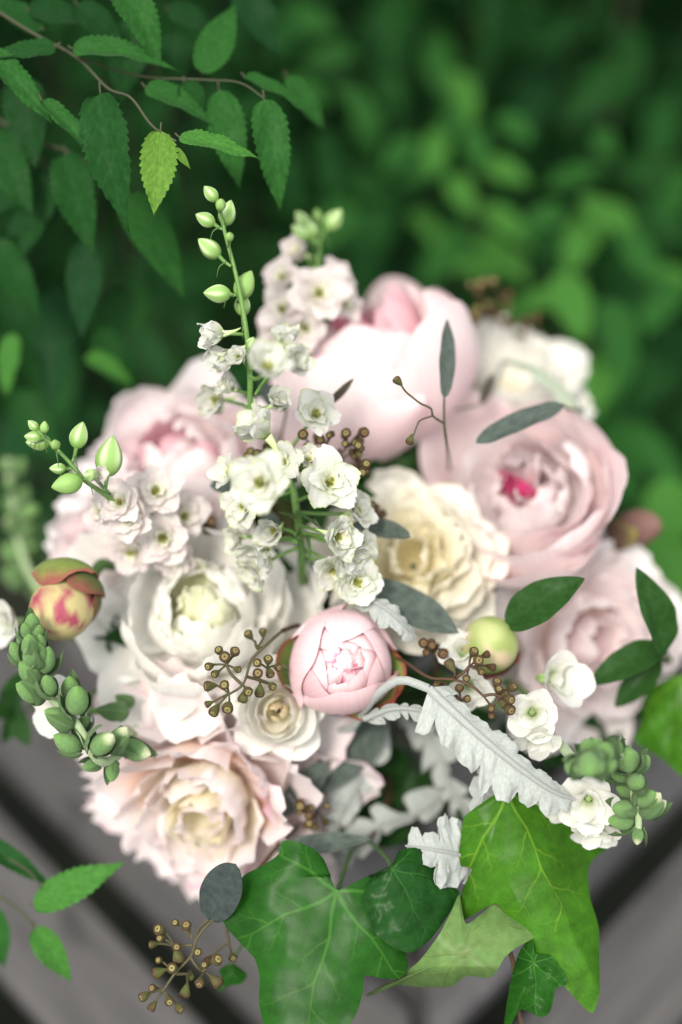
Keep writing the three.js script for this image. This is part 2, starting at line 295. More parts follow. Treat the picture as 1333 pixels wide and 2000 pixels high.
spray('young shrub shoot with narrow green leaves beside the grey slats', [
  [0.0014, 0.0009, [-60, 1720, 0.06], [0, 1752, 0.055], [48, 1786, 0.05], [70, 1815, 0.05]],
  [0.001, 0.0008, [-60, 1640, 0.07], [0, 1668, 0.06], [60, 1705, 0.055], [80, 1735, 0.05]],
], [
  [66, 1770, 243, 1682, 0.05, 0.045, 72, 3, -0.15, 0.5], [-40, 1640, 105, 1730, 0.06, 0.055, 46, 0, 0.1, 0.6], [68, 1812, 143, 1922, 0.05, 0.05, 58, 3, 0.25, 0.2], [-12, 1770, 4, 1900, 0.07, 0.07, 60, 1, 0, 0.3],
], 'shrub branches around the bouquet');

// ---------- the hedge behind: four shrubs, each with stems, its nearest leaves one by one and the mass behind them ----------
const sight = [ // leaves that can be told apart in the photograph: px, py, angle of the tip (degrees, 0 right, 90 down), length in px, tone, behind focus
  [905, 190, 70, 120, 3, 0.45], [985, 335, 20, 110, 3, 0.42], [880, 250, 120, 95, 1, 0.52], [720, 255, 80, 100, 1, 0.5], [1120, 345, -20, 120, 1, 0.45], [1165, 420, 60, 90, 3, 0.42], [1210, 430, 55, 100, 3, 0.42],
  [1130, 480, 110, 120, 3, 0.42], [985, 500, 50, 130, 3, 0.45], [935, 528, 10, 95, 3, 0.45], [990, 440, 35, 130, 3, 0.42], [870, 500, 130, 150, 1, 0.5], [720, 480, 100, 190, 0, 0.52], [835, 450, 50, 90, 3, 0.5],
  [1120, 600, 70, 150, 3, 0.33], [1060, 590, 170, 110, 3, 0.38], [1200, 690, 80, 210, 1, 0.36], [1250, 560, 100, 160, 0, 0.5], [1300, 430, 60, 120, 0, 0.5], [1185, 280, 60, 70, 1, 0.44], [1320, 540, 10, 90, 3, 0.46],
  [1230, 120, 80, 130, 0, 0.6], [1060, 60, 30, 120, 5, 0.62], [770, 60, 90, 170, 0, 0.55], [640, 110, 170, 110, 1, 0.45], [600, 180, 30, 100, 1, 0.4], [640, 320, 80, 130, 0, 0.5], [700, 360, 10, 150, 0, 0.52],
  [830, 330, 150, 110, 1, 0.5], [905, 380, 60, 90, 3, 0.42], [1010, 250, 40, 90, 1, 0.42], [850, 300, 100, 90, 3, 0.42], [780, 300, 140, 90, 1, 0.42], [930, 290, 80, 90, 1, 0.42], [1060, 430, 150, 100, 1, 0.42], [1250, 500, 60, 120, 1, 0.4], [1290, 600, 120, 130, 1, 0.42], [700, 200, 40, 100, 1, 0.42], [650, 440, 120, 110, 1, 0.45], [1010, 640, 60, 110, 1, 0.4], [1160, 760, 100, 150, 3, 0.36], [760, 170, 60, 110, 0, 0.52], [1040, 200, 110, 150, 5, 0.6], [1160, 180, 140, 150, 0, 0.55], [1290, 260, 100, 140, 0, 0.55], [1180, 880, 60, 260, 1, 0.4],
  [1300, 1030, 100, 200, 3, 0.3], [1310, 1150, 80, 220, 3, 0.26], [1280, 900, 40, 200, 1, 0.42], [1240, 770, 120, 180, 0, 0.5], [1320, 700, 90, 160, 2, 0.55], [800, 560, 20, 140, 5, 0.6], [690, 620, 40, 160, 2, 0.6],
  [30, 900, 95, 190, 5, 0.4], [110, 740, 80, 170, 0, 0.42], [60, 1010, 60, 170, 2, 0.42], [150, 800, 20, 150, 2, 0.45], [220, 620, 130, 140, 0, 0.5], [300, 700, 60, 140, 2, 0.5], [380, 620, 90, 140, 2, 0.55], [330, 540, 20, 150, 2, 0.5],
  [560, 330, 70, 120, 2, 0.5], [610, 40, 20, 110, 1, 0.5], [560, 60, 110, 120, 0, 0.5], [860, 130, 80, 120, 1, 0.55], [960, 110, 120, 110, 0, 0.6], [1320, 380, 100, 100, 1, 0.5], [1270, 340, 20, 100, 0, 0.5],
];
const shrubLabels = ['dense green shrub in the shade behind the left end of the bench', 'dense shrub with dark leaves behind the tall larkspur', 'leafy green shrub behind the large pink peonies', 'bright leafy shrub behind the right end of the bench'];
const shrubX = [-0.75, -0.2, 0.22, 0.7];
const shrubs = shrubLabels.map((l) => thing('hedge_shrub', l, 'shrub', 'shrubs of the hedge behind the bench'));
const shrubOf = (x) => shrubs[shrubX.reduce((b, c, i) => Math.abs(c - x) < Math.abs(shrubX[b] - x) ? i : b, 0)];
srand(11);
shrubs.forEach((s, i) => {
  const foot = V(shrubX[i], -0.44, -0.85);
  for (let k = 0; k < 7; k++) {
    const a = rr(-1, 1), top = V(shrubX[i] + a * 0.34, rr(0.5, 1.15), -0.9 - rr(0, 0.4));
    mesh('branch', tube([foot.clone().add(V(a * 0.05, 0, rr(-0.05, 0.05))), foot.clone().lerp(top, 0.5).add(V(rr(-0.06, 0.06), 0, rr(0, 0.1))), top], 0.005, 0.0018, 6, 12, 0.3), M.twigHedge, s);
  }
});
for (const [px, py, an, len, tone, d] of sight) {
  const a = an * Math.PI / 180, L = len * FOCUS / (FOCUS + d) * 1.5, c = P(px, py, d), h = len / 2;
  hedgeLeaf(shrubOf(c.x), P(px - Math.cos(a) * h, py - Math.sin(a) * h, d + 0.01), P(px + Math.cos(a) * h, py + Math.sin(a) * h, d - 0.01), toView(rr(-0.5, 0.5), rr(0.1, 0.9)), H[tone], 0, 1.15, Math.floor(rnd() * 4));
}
for (let k = 0, tries = 0; k < 200 && tries < 4000; tries++) {                                        // the rest of the hedge's outer leaves, hanging all over its face
  const x = rr(-1.0, 1.0), y = rr(-0.25, 0.62); if (nz(x * 4.2 + 3, y * 4.2, 8) < 0.02 + 0.25 * sstep(0.25, 0.5, y)) continue; k++;
  const z = -0.60 - 0.06 * nz(x * 5, y * 5) - rr(0, 0.22) - 0.1 * sstep(0.2, 0.6, y), L = rr(0.03, 0.055), t = rr(0.9, 2.4), sgn = rnd() < 0.5 ? -1 : 1;
  const a = V(x, y, z), b = a.clone().add(V(sgn * Math.cos(t) * L, -Math.sin(t) * L, rr(-0.2, 0.6) * L));
  const q = rnd(); hedgeLeaf(shrubOf(x), a, b, V(rr(-0.5, 0.5), rr(0.5, 1.4), rr(0.3, 1)), H[q < 0.36 ? 0 : q < 0.5 ? 1 : q < 0.78 ? 2 : q < 0.82 ? 3 : 5], 0, rr(0.9, 1.2), k);
}
shrubs.forEach((s, i) => {
  const N = 8500, g = leafGeo({ wd: 0.22, fold: 0.3, bend: 0.2, wave: 0.05, NU: 2, NV: 6, sd: i }), m = new THREE.InstancedMesh(g, leafMat(0.020, 0.098, 0.021), N), o = new THREE.Object3D(), c = new THREE.Color();
  m.name = 'inner_foliage'; m.userData.kind = 'stuff'; m.castShadow = m.receiveShadow = true;
  for (let k = 0; k < N; k++) {
    const x = shrubX[i] + rr(-0.42, 0.42), y = rr(-0.4, 2.0), z = -0.74 - 0.55 * Math.max(0, nz(x * 4.2 + 3, y * 4.2, 8) < 0 ? -nz(x * 4.2 + 3, y * 4.2, 8) : 0) - Math.pow(rnd(), 1.4) * 1.25 + 0.62 * sstep(0.6, 1.35, y), L = rr(0.03, 0.058);
    const a = V(x, y, z), b = a.clone().add(V(rr(-1, 1), rr(-1.2, 0.2), rr(-0.3, 0.9)).normalize());
    lay(o, a, b, V(rr(-0.6, 0.6), rr(0.2, 1.3), rr(0.1, 1))); o.scale.setScalar(L); o.updateMatrix(); m.setMatrixAt(k, o.matrix);
    const v = rr(0.7, 1.3); m.setColorAt(k, c.setRGB(v * rr(0.85, 1.15), v, v * rr(0.85, 1.1)));
  }
  s.add(m);
});

// ---------- petals ----------
// A petal grows from the flower's axis (+Y) outwards along +Z. psi: angle of its spine from the axis (90 = straight out, 0 = up, negative = closing over), a list along its length.
function petalGeo({ L, W, psi = [90, 0], cup = 0.8, tip = 0.45, tp = 2.4, notch = 0, ruf = 0.03, rf = 3, jag = 0, jf = 9, base = 0.35, wide = 0.7, narrow = 0, r0 = 0.002, y0 = 0, roll = 0, sd = 0, NU = 14, NV = 14, col }) {
  const K = 40, R = [r0], Y = [y0], A = [], ang = (t) => { const f = clamp(t, 0, 1) * (psi.length - 1), i = Math.min(psi.length - 2, Math.floor(f)); return lerp(psi[i], psi[i + 1], sstep(0, 1, f - i) * 0.5 + (f - i) * 0.5) * Math.PI / 180; };
  for (let k = 0; k <= K * 1.25; k++) { const a = ang(k / K); A.push(a); R.push(R[k] + Math.sin(a) * L / K); Y.push(Y[k] + Math.cos(a) * L / K); }
  const at = (arr, s) => { const f = clamp(s, 0, 1.2) * K, i = Math.floor(f); return lerp(arr[i], arr[i + 1], f - i); };
  return sheet(NU, NV, (uu, v) => {
    const u = uu * 2 - 1, au = Math.abs(u);
    const edge = 1 - tip * Math.pow(au, tp) - notch * Math.exp(-(u * u) / 0.03) + 0.06 * nz(u * 1.7 + sd, sd) + jag * (Math.max(nz(u * jf, sd * 1.3), -0.5) + 0.5 * nz(u * jf * 2.7, sd * 2.3)) * sstep(0.5, 1, v);
    const s = v * edge, w = W * (base + (1 - base) * Math.sin(Math.min(1, v / wide) * Math.PI / 2)) * (1 - narrow * Math.pow(clamp((v - 0.45) / 0.55), 1.7));
    const a = at(A, s), c = cup * (0.55 + 0.45 * v);
    const h = w * (1 - Math.cos(c * u)) / c + L * ruf * v * v * (0.35 + 0.65 * au) * (nz(u * rf + sd * 3.1, v * 2.2, sd) * 2 + 0.8 * nz(u * rf * 2.6 + sd, v * 4, sd + 7)) - roll * L * Math.pow(clamp((v - 0.8) / 0.2), 2) * 0.5;
    const x = w * Math.sin(c * u) / c;
    return { p: [x, at(Y, s) + Math.sin(a) * h, at(R, s) - Math.cos(a) * h], c: col ? col(u, v, s) : [1, 1, 1], t: [uu * W * 28 + sd * 0.37, v * 0.98] };
  });
}
const WARM = [0.90, 0.885, 0.785], WHITE = [0.895, 0.90, 0.85], CREAM = [0.89, 0.855, 0.67], BLUSH = [0.885, 0.735, 0.745], PINK = [0.85, 0.54, 0.59], ROSE = [0.76, 0.28, 0.39], PALE = [0.89, 0.815, 0.81], LEMON = [0.87, 0.81, 0.46], PEACH = [0.87, 0.61, 0.46], GREENISH = [0.72, 0.80, 0.42];
// pigment: base to middle to tip, patchy along the streaks, with an optional coloured margin
const dye = (b, m, t, o = {}) => (sd) => (u, v) => {
  const q = v + 0.10 * nz(u * 5 + sd, v * 2, sd) + 0.05 * nz(u * 16, v * 3, sd);
  let c = q < 0.5 ? mix3(b, m, sstep(0.0, 0.5, q)) : mix3(m, t, sstep(0.5, 1, q));
  if (o.edge) c = mix3(c, o.edge, sstep(o.from ?? 0.8, 1, Math.max(Math.abs(u), v) + 0.1 * nz(u * 6, v * 6, sd)) * (o.amt ?? 0.7));
  return c;
};
// rings of petals, each petal a part with its own shape
function bloom(parent, rings, mat = M.petal) {
  for (const r of rings) for (let k = 0; k < r.n; k++) {
    if (r.skip && r.skip.includes(k)) continue;
    const sd = rr(0, 40), j = r.j ?? 0.12;
    const g = petalGeo({ ...r, L: r.L * rr(1 - j, 1 + j), W: r.W * rr(1 - j, 1 + j), psi: r.psi.map((a, i) => a + rr(-1, 1) * (r.pj ?? 7) * (0.3 + i)), y0: (r.y0 ?? 0) + rr(-0.0015, 0.0015), sd, col: (Array.isArray(r.dye) ? r.dye[Math.floor(rnd() * r.dye.length)] : r.dye)(sd) });
    const m = mesh(r.name ?? 'petal', g, mat, parent);
    m.rotation.y = (k / r.n) * Math.PI * 2 + (r.ph ?? 0) + rr(-1, 1) * (r.aj ?? 0.16); m.rotation.z = rr(-1, 1) * (r.tw ?? 0.06);
  }
}
const sepalDye = dye([0.16, 0.30, 0.07], [0.20, 0.34, 0.09], [0.26, 0.30, 0.10]);
function flower(name, label, category, pos, face, sd, rings, grp, o = {}) {
  const t = thing(name, label, category, grp), f = group('bloom', t);
  srand(sd); aim(f, pos, face, o.roll ?? rnd() * 6); bloom(f, rings, o.mat);
  if (o.sepals !== 0) bloom(f, [{ name: 'sepal', n: o.sepals ?? 5, L: (o.R ?? 0.04) * 1.1, W: (o.R ?? 0.04) * 0.4, psi: [100, 120, 140], cup: 0.4, tip: 0.7, y0: -0.006, dye: sepalDye }], M.thinPlant);
  stem(t, pos.clone().addScaledVector(face, -0.002), face, o.sr ?? 0.003);
  return { t, f };
}
function stamens(f, n, r, h, c) {
  for (let k = 0; k < n; k++) {
    const a = rr(0, 6.3), q = r * Math.sqrt(rnd());
    const g = tube([V(0, 0, 0), V(Math.cos(a) * q * 0.6, h * 0.6, Math.sin(a) * q * 0.6), V(Math.cos(a) * q, h * rr(0.85, 1.1), Math.sin(a) * q)], 0.0005, 0.0009, 5, 6), m = mesh('stamen', g, c, f); m.position.y = 0.004;
  }
}
M.olive = phys({ color: lin(0.40, 0.42, 0.10), roughness: 0.8 });
M.stamen = phys({ color: lin(0.62, 0.46, 0.08), roughness: 0.8 });

// ---------- open peonies ----------
const R1 = 0.052;
// big pink globe at the top: long guard petals cupped round a full heart
flower('peony', 'large globe-shaped pink peony next to the back larkspur spike', 'peony', P(786, 852, 0.138), dir(-0.42, 0.86, 0.24), 21, [
  { n: 5, L: 0.110, W: 0.055, psi: [104, 62, 6, -20], cup: 1.0, tip: 0.34, ruf: 0.018, rf: 1.5, r0: 0.004, dye: dye([0.88, 0.76, 0.75], [0.875, 0.70, 0.715], PALE, { edge: [0.86, 0.60, 0.64], from: 0.9, amt: 0.4 }), ph: 0.3 },
  { n: 5, L: 0.106, W: 0.047, psi: [98, 52, 0, -34], cup: 1.1, tip: 0.36, ruf: 0.015, rf: 1.5, r0: 0.003, dye: dye(PALE, [0.87, 0.68, 0.70], BLUSH), ph: 0.9 },
  { n: 7, L: 0.098, W: 0.038, psi: [88, 42, -6, -44], cup: 1.1, tip: 0.4, ruf: 0.04, rf: 2, notch: 0.06, dye: [dye(PALE, BLUSH, BLUSH), dye(PALE, PINK, BLUSH)], ph: 0.2 },
  { n: 9, L: 0.090, W: 0.028, psi: [70, 28, -8, -44], cup: 1.1, tip: 0.42, ruf: 0.06, notch: 0.08, jag: 0.04, dye: [dye(PALE, PINK, PINK), dye(PALE, BLUSH, PALE), dye(PALE, BLUSH, BLUSH)] },
  { n: 10, L: 0.078, W: 0.020, psi: [46, 16, -8, -40], cup: 1.2, tip: 0.45, ruf: 0.09, jag: 0.06, dye: [dye(CREAM, PINK, PINK), dye(CREAM, PINK, ROSE)] },
], 'open peonies of the bouquet', { R: R1, roll: 0.6, sepals: 0 });
// the guard petal folded back to the right of it
// right-hand peony, bowl open to the viewer with a crimson heart
flower('peony', 'pink peony with a crimson flecked heart opened towards the viewer', 'peony', P(1044, 1010, 0.118), dir(-0.28, 0.46, 0.84), 34, [
  { n: 5, L: 0.083, W: 0.042, psi: [102, 68, 22, -2], cup: 0.9, tip: 0.36, ruf: 0.03, rf: 1.8, r0: 0.004, dye: dye(PALE, BLUSH, BLUSH), ph: 0.1 },
  { n: 6, L: 0.074, W: 0.036, psi: [98, 64, 12, -16], cup: 1.0, tip: 0.36, ruf: 0.05, rf: 1.8, r0: 0.003, pj: 10, dye: dye(PALE, BLUSH, [0.89, 0.81, 0.81]), ph: 0.7 },
  { n: 7, L: 0.065, W: 0.029, psi: [90, 52, 8, -22], cup: 1.0, tip: 0.38, ruf: 0.06, rf: 1.8, notch: 0.05, pj: 12, dye: [dye(PALE, PALE, [0.89, 0.84, 0.83]), dye(PALE, PALE, BLUSH)] },
  { n: 8, L: 0.057, W: 0.022, psi: [80, 38, 4, -20], cup: 1.0, tip: 0.4, ruf: 0.09, notch: 0.06, jag: 0.04, pj: 14, dye: [dye(PEACH, PALE, PALE), dye(PALE, PALE, [0.89, 0.84, 0.83])] },
  { n: 7, L: 0.049, W: 0.015, psi: [56, 22, 0, -18], cup: 1.1, tip: 0.45, ruf: 0.12, jag: 0.06, pj: 14, dye: [dye(PALE, PALE, BLUSH), dye(PALE, BLUSH, PALE)] },
  { n: 8, L: 0.047, W: 0.0060, psi: [26, 10, 2, 10], cup: 1.1, tip: 0.5, ruf: 0.16, jag: 0.12, pj: 14, dye: [dye(PINK, [0.72, 0.10, 0.28], [0.70, 0.06, 0.22]), dye(PINK, [0.74, 0.14, 0.32], PINK), dye(PALE, PINK, PALE)] },
], 'open peonies of the bouquet', { R: R1, roll: 0, sepals: 0 });
// left pink peony behind the left larkspur
flower('peony', 'pale pink peony tucked behind the left larkspur spike', 'peony', P(385, 955, 0.135), dir(-0.25, 0.55, 0.8), 47, [
  { n: 8, L: 0.076, W: 0.030, psi: [100, 80, 50, 40], cup: 0.7, tip: 0.4, ruf: 0.09, jag: 0.08, jf: 6, dye: dye(PALE, [0.86, 0.79, 0.81], [0.89, 0.85, 0.86]) },
  { n: 7, L: 0.072, W: 0.032, psi: [96, 66, 14, -18], cup: 1.0, tip: 0.4, ruf: 0.06, jag: 0.05, dye: dye(PALE, BLUSH, [0.89, 0.84, 0.84]) },
  { n: 9, L: 0.064, W: 0.026, psi: [88, 46, -6, -52], cup: 1.1, tip: 0.4, ruf: 0.07, notch: 0.08, pj: 12, dye: [dye(PALE, PINK, PINK), dye(PALE, BLUSH, PALE), dye(PALE, PALE, PALE)] },
  { n: 10, L: 0.056, W: 0.019, psi: [66, 24, -12, -60], cup: 1.1, tip: 0.45, ruf: 0.1, jag: 0.06, notch: 0.1, pj: 13, dye: [dye(PALE, PINK, PINK), dye(PALE, BLUSH, PALE)] },
  { n: 8, L: 0.050, W: 0.014, psi: [36, 10, -14, -60], cup: 1.2, tip: 0.45, ruf: 0.14, jag: 0.08, pj: 14, dye: [dye(PALE, PINK, PINK), dye(PALE, BLUSH, BLUSH)] },
], 'open peonies of the bouquet', { R: R1 });
flower('peony', 'lilac white ruffled peony under the left larkspur florets', 'peony', P(250, 1072, 0.115), dir(-0.55, 0.15, 0.8), 52, [
  { n: 10, L: 0.055, W: 0.019, psi: [100, 84, 62, 62], cup: 0.6, tip: 0.42, ruf: 0.14, jag: 0.14, jf: 6, dye: dye(PALE, [0.84, 0.78, 0.80], [0.88, 0.85, 0.86]) },
  { n: 10, L: 0.050, W: 0.019, psi: [94, 70, 34, 20], cup: 0.9, tip: 0.42, ruf: 0.12, jag: 0.12, jf: 6, dye: dye(PALE, PALE, [0.88, 0.85, 0.86]) },
  { n: 10, L: 0.043, W: 0.016, psi: [84, 44, 4, -30], cup: 1.0, tip: 0.45, ruf: 0.12, jag: 0.10, pj: 12, dye: dye(PALE, BLUSH, PALE) },
  { n: 8, L: 0.038, W: 0.012, psi: [50, 16, -8, -40], cup: 1.0, tip: 0.45, ruf: 0.14, jag: 0.10, pj: 14, dye: dye(PALE, BLUSH, PALE) },
], 'open peonies of the bouquet', { R: 0.036 });
// white peony left of the middle
flower('peony', 'white peony with a lime green heart above the cream rose', 'peony', P(398, 1222, 0.080), dir(-0.02, 0.44, 0.86), 63, [
  { n: 9, L: 0.074, W: 0.029, psi: [102, 88, 68, 66], cup: 0.6, tip: 0.38, ruf: 0.12, rf: 2.2, jag: 0.06, jf: 6, dye: dye(WHITE, WHITE, WHITE) },
  { n: 8, L: 0.068, W: 0.030, psi: [98, 74, 24, -6], cup: 0.9, tip: 0.36, ruf: 0.08, rf: 1.8, jag: 0.03, pj: 10, dye: dye(WHITE, WHITE, WHITE) },
  { n: 8, L: 0.057, W: 0.027, psi: [92, 54, 0, -42], cup: 1.1, tip: 0.36, ruf: 0.06, notch: 0.06, pj: 12, dye: dye([0.86, 0.88, 0.68], WHITE, WHITE) },
  { n: 9, L: 0.050, W: 0.021, psi: [80, 34, -8, -54], cup: 1.1, tip: 0.4, ruf: 0.09, notch: 0.08, jag: 0.04, pj: 14, dye: [dye(GREENISH, [0.86, 0.88, 0.66], WHITE), dye([0.86, 0.88, 0.68], WARM, WHITE)] },
  { n: 9, L: 0.043, W: 0.015, psi: [52, 14, -10, -56], cup: 1.2, tip: 0.45, ruf: 0.13, jag: 0.06, pj: 15, dye: dye(GREENISH, [0.83, 0.86, 0.56], [0.87, 0.89, 0.70]) },
], 'open peonies of the bouquet', { R: 0.046 });
// blush peony at the bottom left: shaggy, peach and lemon between the folds
flower('peony', 'shaggy blush peony with peach and lemon folds below the felted green stock', 'peony', P(424, 1528, 0.080), dir(-0.20, -0.45, 0.86), 78, [
  { n: 10, L: 0.078, W: 0.027, psi: [104, 92, 84, 92], cup: 0.5, tip: 0.36, ruf: 0.08, rf: 2.4, jag: 0.10, jf: 6, dye: dye(LEMON, PALE, PALE, { edge: [0.78, 0.42, 0.55], from: 0.97, amt: 0.4 }) },
  { n: 9, L: 0.069, W: 0.026, psi: [98, 80, 62, 64], cup: 0.7, tip: 0.36, ruf: 0.10, rf: 2.4, jag: 0.12, jf: 6, dye: dye(PEACH, PALE, PALE) },
  { n: 8, L: 0.060, W: 0.024, psi: [92, 64, 34, 40], cup: 0.9, tip: 0.36, ruf: 0.12, jag: 0.13, jf: 6, dye: [dye(PEACH, PEACH, PALE), dye(LEMON, CREAM, PALE), dye(PEACH, PALE, PALE, { edge: [0.74, 0.22, 0.45], from: 0.96, amt: 0.6 })] },
  { n: 8, L: 0.052, W: 0.021, psi: [80, 40, 10, 16], cup: 1.0, tip: 0.36, ruf: 0.13, jag: 0.14, jf: 5, dye: [dye(LEMON, CREAM, PALE), dye(PEACH, PALE, PALE)] },
  { n: 7, L: 0.042, W: 0.016, psi: [50, 20, -6, -4], cup: 1.0, tip: 0.4, ruf: 0.15, jag: 0.14, jf: 5, dye: [dye(LEMON, LEMON, CREAM), dye(LEMON, CREAM, PALE)] },
], 'open peonies of the bouquet', { R: 0.05 });
// blush, low at the right
flower('peony', 'pale blush ruffled peony behind the glossy dark green leaf', 'peony', P(1125, 1240, 0.125), dir(0.35, -0.05, 0.9), 83, [
  { n: 8, L: 0.068, W: 0.029, psi: [102, 86, 66, 70], cup: 0.6, tip: 0.38, ruf: 0.08, jag: 0.06, dye: dye(PALE, PALE, [0.89, 0.855, 0.845]) },
  { n: 7, L: 0.060, W: 0.027, psi: [96, 70, 34, 20], cup: 0.9, tip: 0.38, ruf: 0.07, jag: 0.05, dye: dye(PEACH, PALE, PALE) },
  { n: 7, L: 0.050, W: 0.022, psi: [88, 48, 4, -20], cup: 1.0, tip: 0.4, ruf: 0.08, jag: 0.05, dye: [dye(PEACH, PALE, PALE), dye(PALE, [0.82, 0.7, 0.7], PALE)] },
  { n: 7, L: 0.036, W: 0.014, psi: [60, 24, -6, -22], cup: 1.1, tip: 0.42, ruf: 0.1, jag: 0.08, dye: dye(PALE, BLUSH, PALE) },
], 'open peonies of the bouquet', { R: 0.046 });
// white bloom behind, top right
flower('peony', 'white ruffled peony peeping out behind the pink globe peony', 'peony', P(985, 775, 0.185), dir(0.20, 0.60, 0.75), 95, [
  { n: 8, L: 0.054, W: 0.022, psi: [100, 84, 66, 72], cup: 0.6, tip: 0.36, ruf: 0.08, jag: 0.08, dye: dye(WHITE, WHITE, WHITE) },
  { n: 8, L: 0.050, W: 0.021, psi: [96, 70, 36, 30], cup: 0.8, tip: 0.38, ruf: 0.08, jag: 0.08, dye: dye(CREAM, WHITE, WHITE) },
  { n: 8, L: 0.044, W: 0.019, psi: [84, 46, 8, -10], cup: 0.9, tip: 0.4, ruf: 0.1, jag: 0.08, dye: dye(CREAM, WHITE, WHITE) },
], 'open peonies of the bouquet', { R: 0.044 });
// cream garden rose under the pink peonies
flower('garden_rose', 'cream garden rose with a buttery heart between the two pink peonies', 'rose', P(808, 1108, 0.090), dir(-0.04, 0.34, 0.92), 101, [
  { n: 7, L: 0.054, W: 0.024, psi: [100, 88, 66, 66], cup: 0.6, tip: 0.36, ruf: 0.09, rf: 2, jag: 0.05, dye: dye(CREAM, WARM, WARM) },
  { n: 7, L: 0.049, W: 0.022, psi: [96, 72, 44, 40], cup: 0.8, tip: 0.36, ruf: 0.10, rf: 2, jag: 0.05, pj: 14, dye: dye(CREAM, WARM, WARM) },
  { n: 8, L: 0.044, W: 0.019, psi: [88, 64, 40, 30], cup: 0.8, tip: 0.38, ruf: 0.10, jag: 0.06, pj: 16, dye: dye([0.90, 0.86, 0.62], [0.90, 0.87, 0.70], WARM) },
  { n: 9, L: 0.038, W: 0.015, psi: [74, 48, 26, 18], cup: 0.8, tip: 0.4, ruf: 0.13, jag: 0.06, pj: 16, dye: dye([0.90, 0.84, 0.55], [0.90, 0.86, 0.64], [0.90, 0.87, 0.72]) },
  { n: 9, L: 0.033, W: 0.011, psi: [50, 30, 12, 4], cup: 0.9, tip: 0.45, ruf: 0.14, pj: 16, dye: dye([0.90, 0.82, 0.50], [0.90, 0.85, 0.60], [0.90, 0.87, 0.70]) },
], undefined, { R: 0.034 });
flower('spray_rose', 'small cream spray rose with rolled petals beneath the seeded eucalyptus', 'rose', P(545, 1385, 0.044), dir(-0.05, 0.06, 1.0), 113, [
  { n: 5, L: 0.025, W: 0.013, psi: [104, 92, 70, 84], cup: 0.5, tip: 0.4, ruf: 0.03, rf: 1.5, dye: dye([0.70, 0.78, 0.50], [0.80, 0.82, 0.70], WHITE) },
  { n: 5, L: 0.029, W: 0.0175, psi: [98, 70, 18, 14], cup: 1.0, tip: 0.34, ruf: 0.02, rf: 1.4, ph: 0.5, dye: dye(GREENISH, WHITE, WHITE) },
  { n: 4, L: 0.027, W: 0.016, psi: [92, 52, 0, -6], cup: 1.2, tip: 0.3, ruf: 0.02, ph: 1.0, dye: dye(CREAM, WHITE, WHITE) },
  { n: 4, L: 0.024, W: 0.012, psi: [84, 36, -6, -8], cup: 1.3, tip: 0.3, ruf: 0.02, ph: 0.3, dye: dye(CREAM, [0.83, 0.81, 0.7], WHITE) },
  { n: 3, L: 0.023, W: 0.009, psi: [60, 16, -6, -6], cup: 1.5, tip: 0.35, ruf: 0.02, dye: dye(CREAM, WARM, CREAM) },
  { n: 4, L: 0.022, W: 0.005, psi: [30, 6, 0, -20], cup: 1.6, tip: 0.4, ruf: 0.08, dye: dye(CREAM, CREAM, [0.80, 0.66, 0.42]) },
], undefined, { R: 0.024, sr: 0.002 });

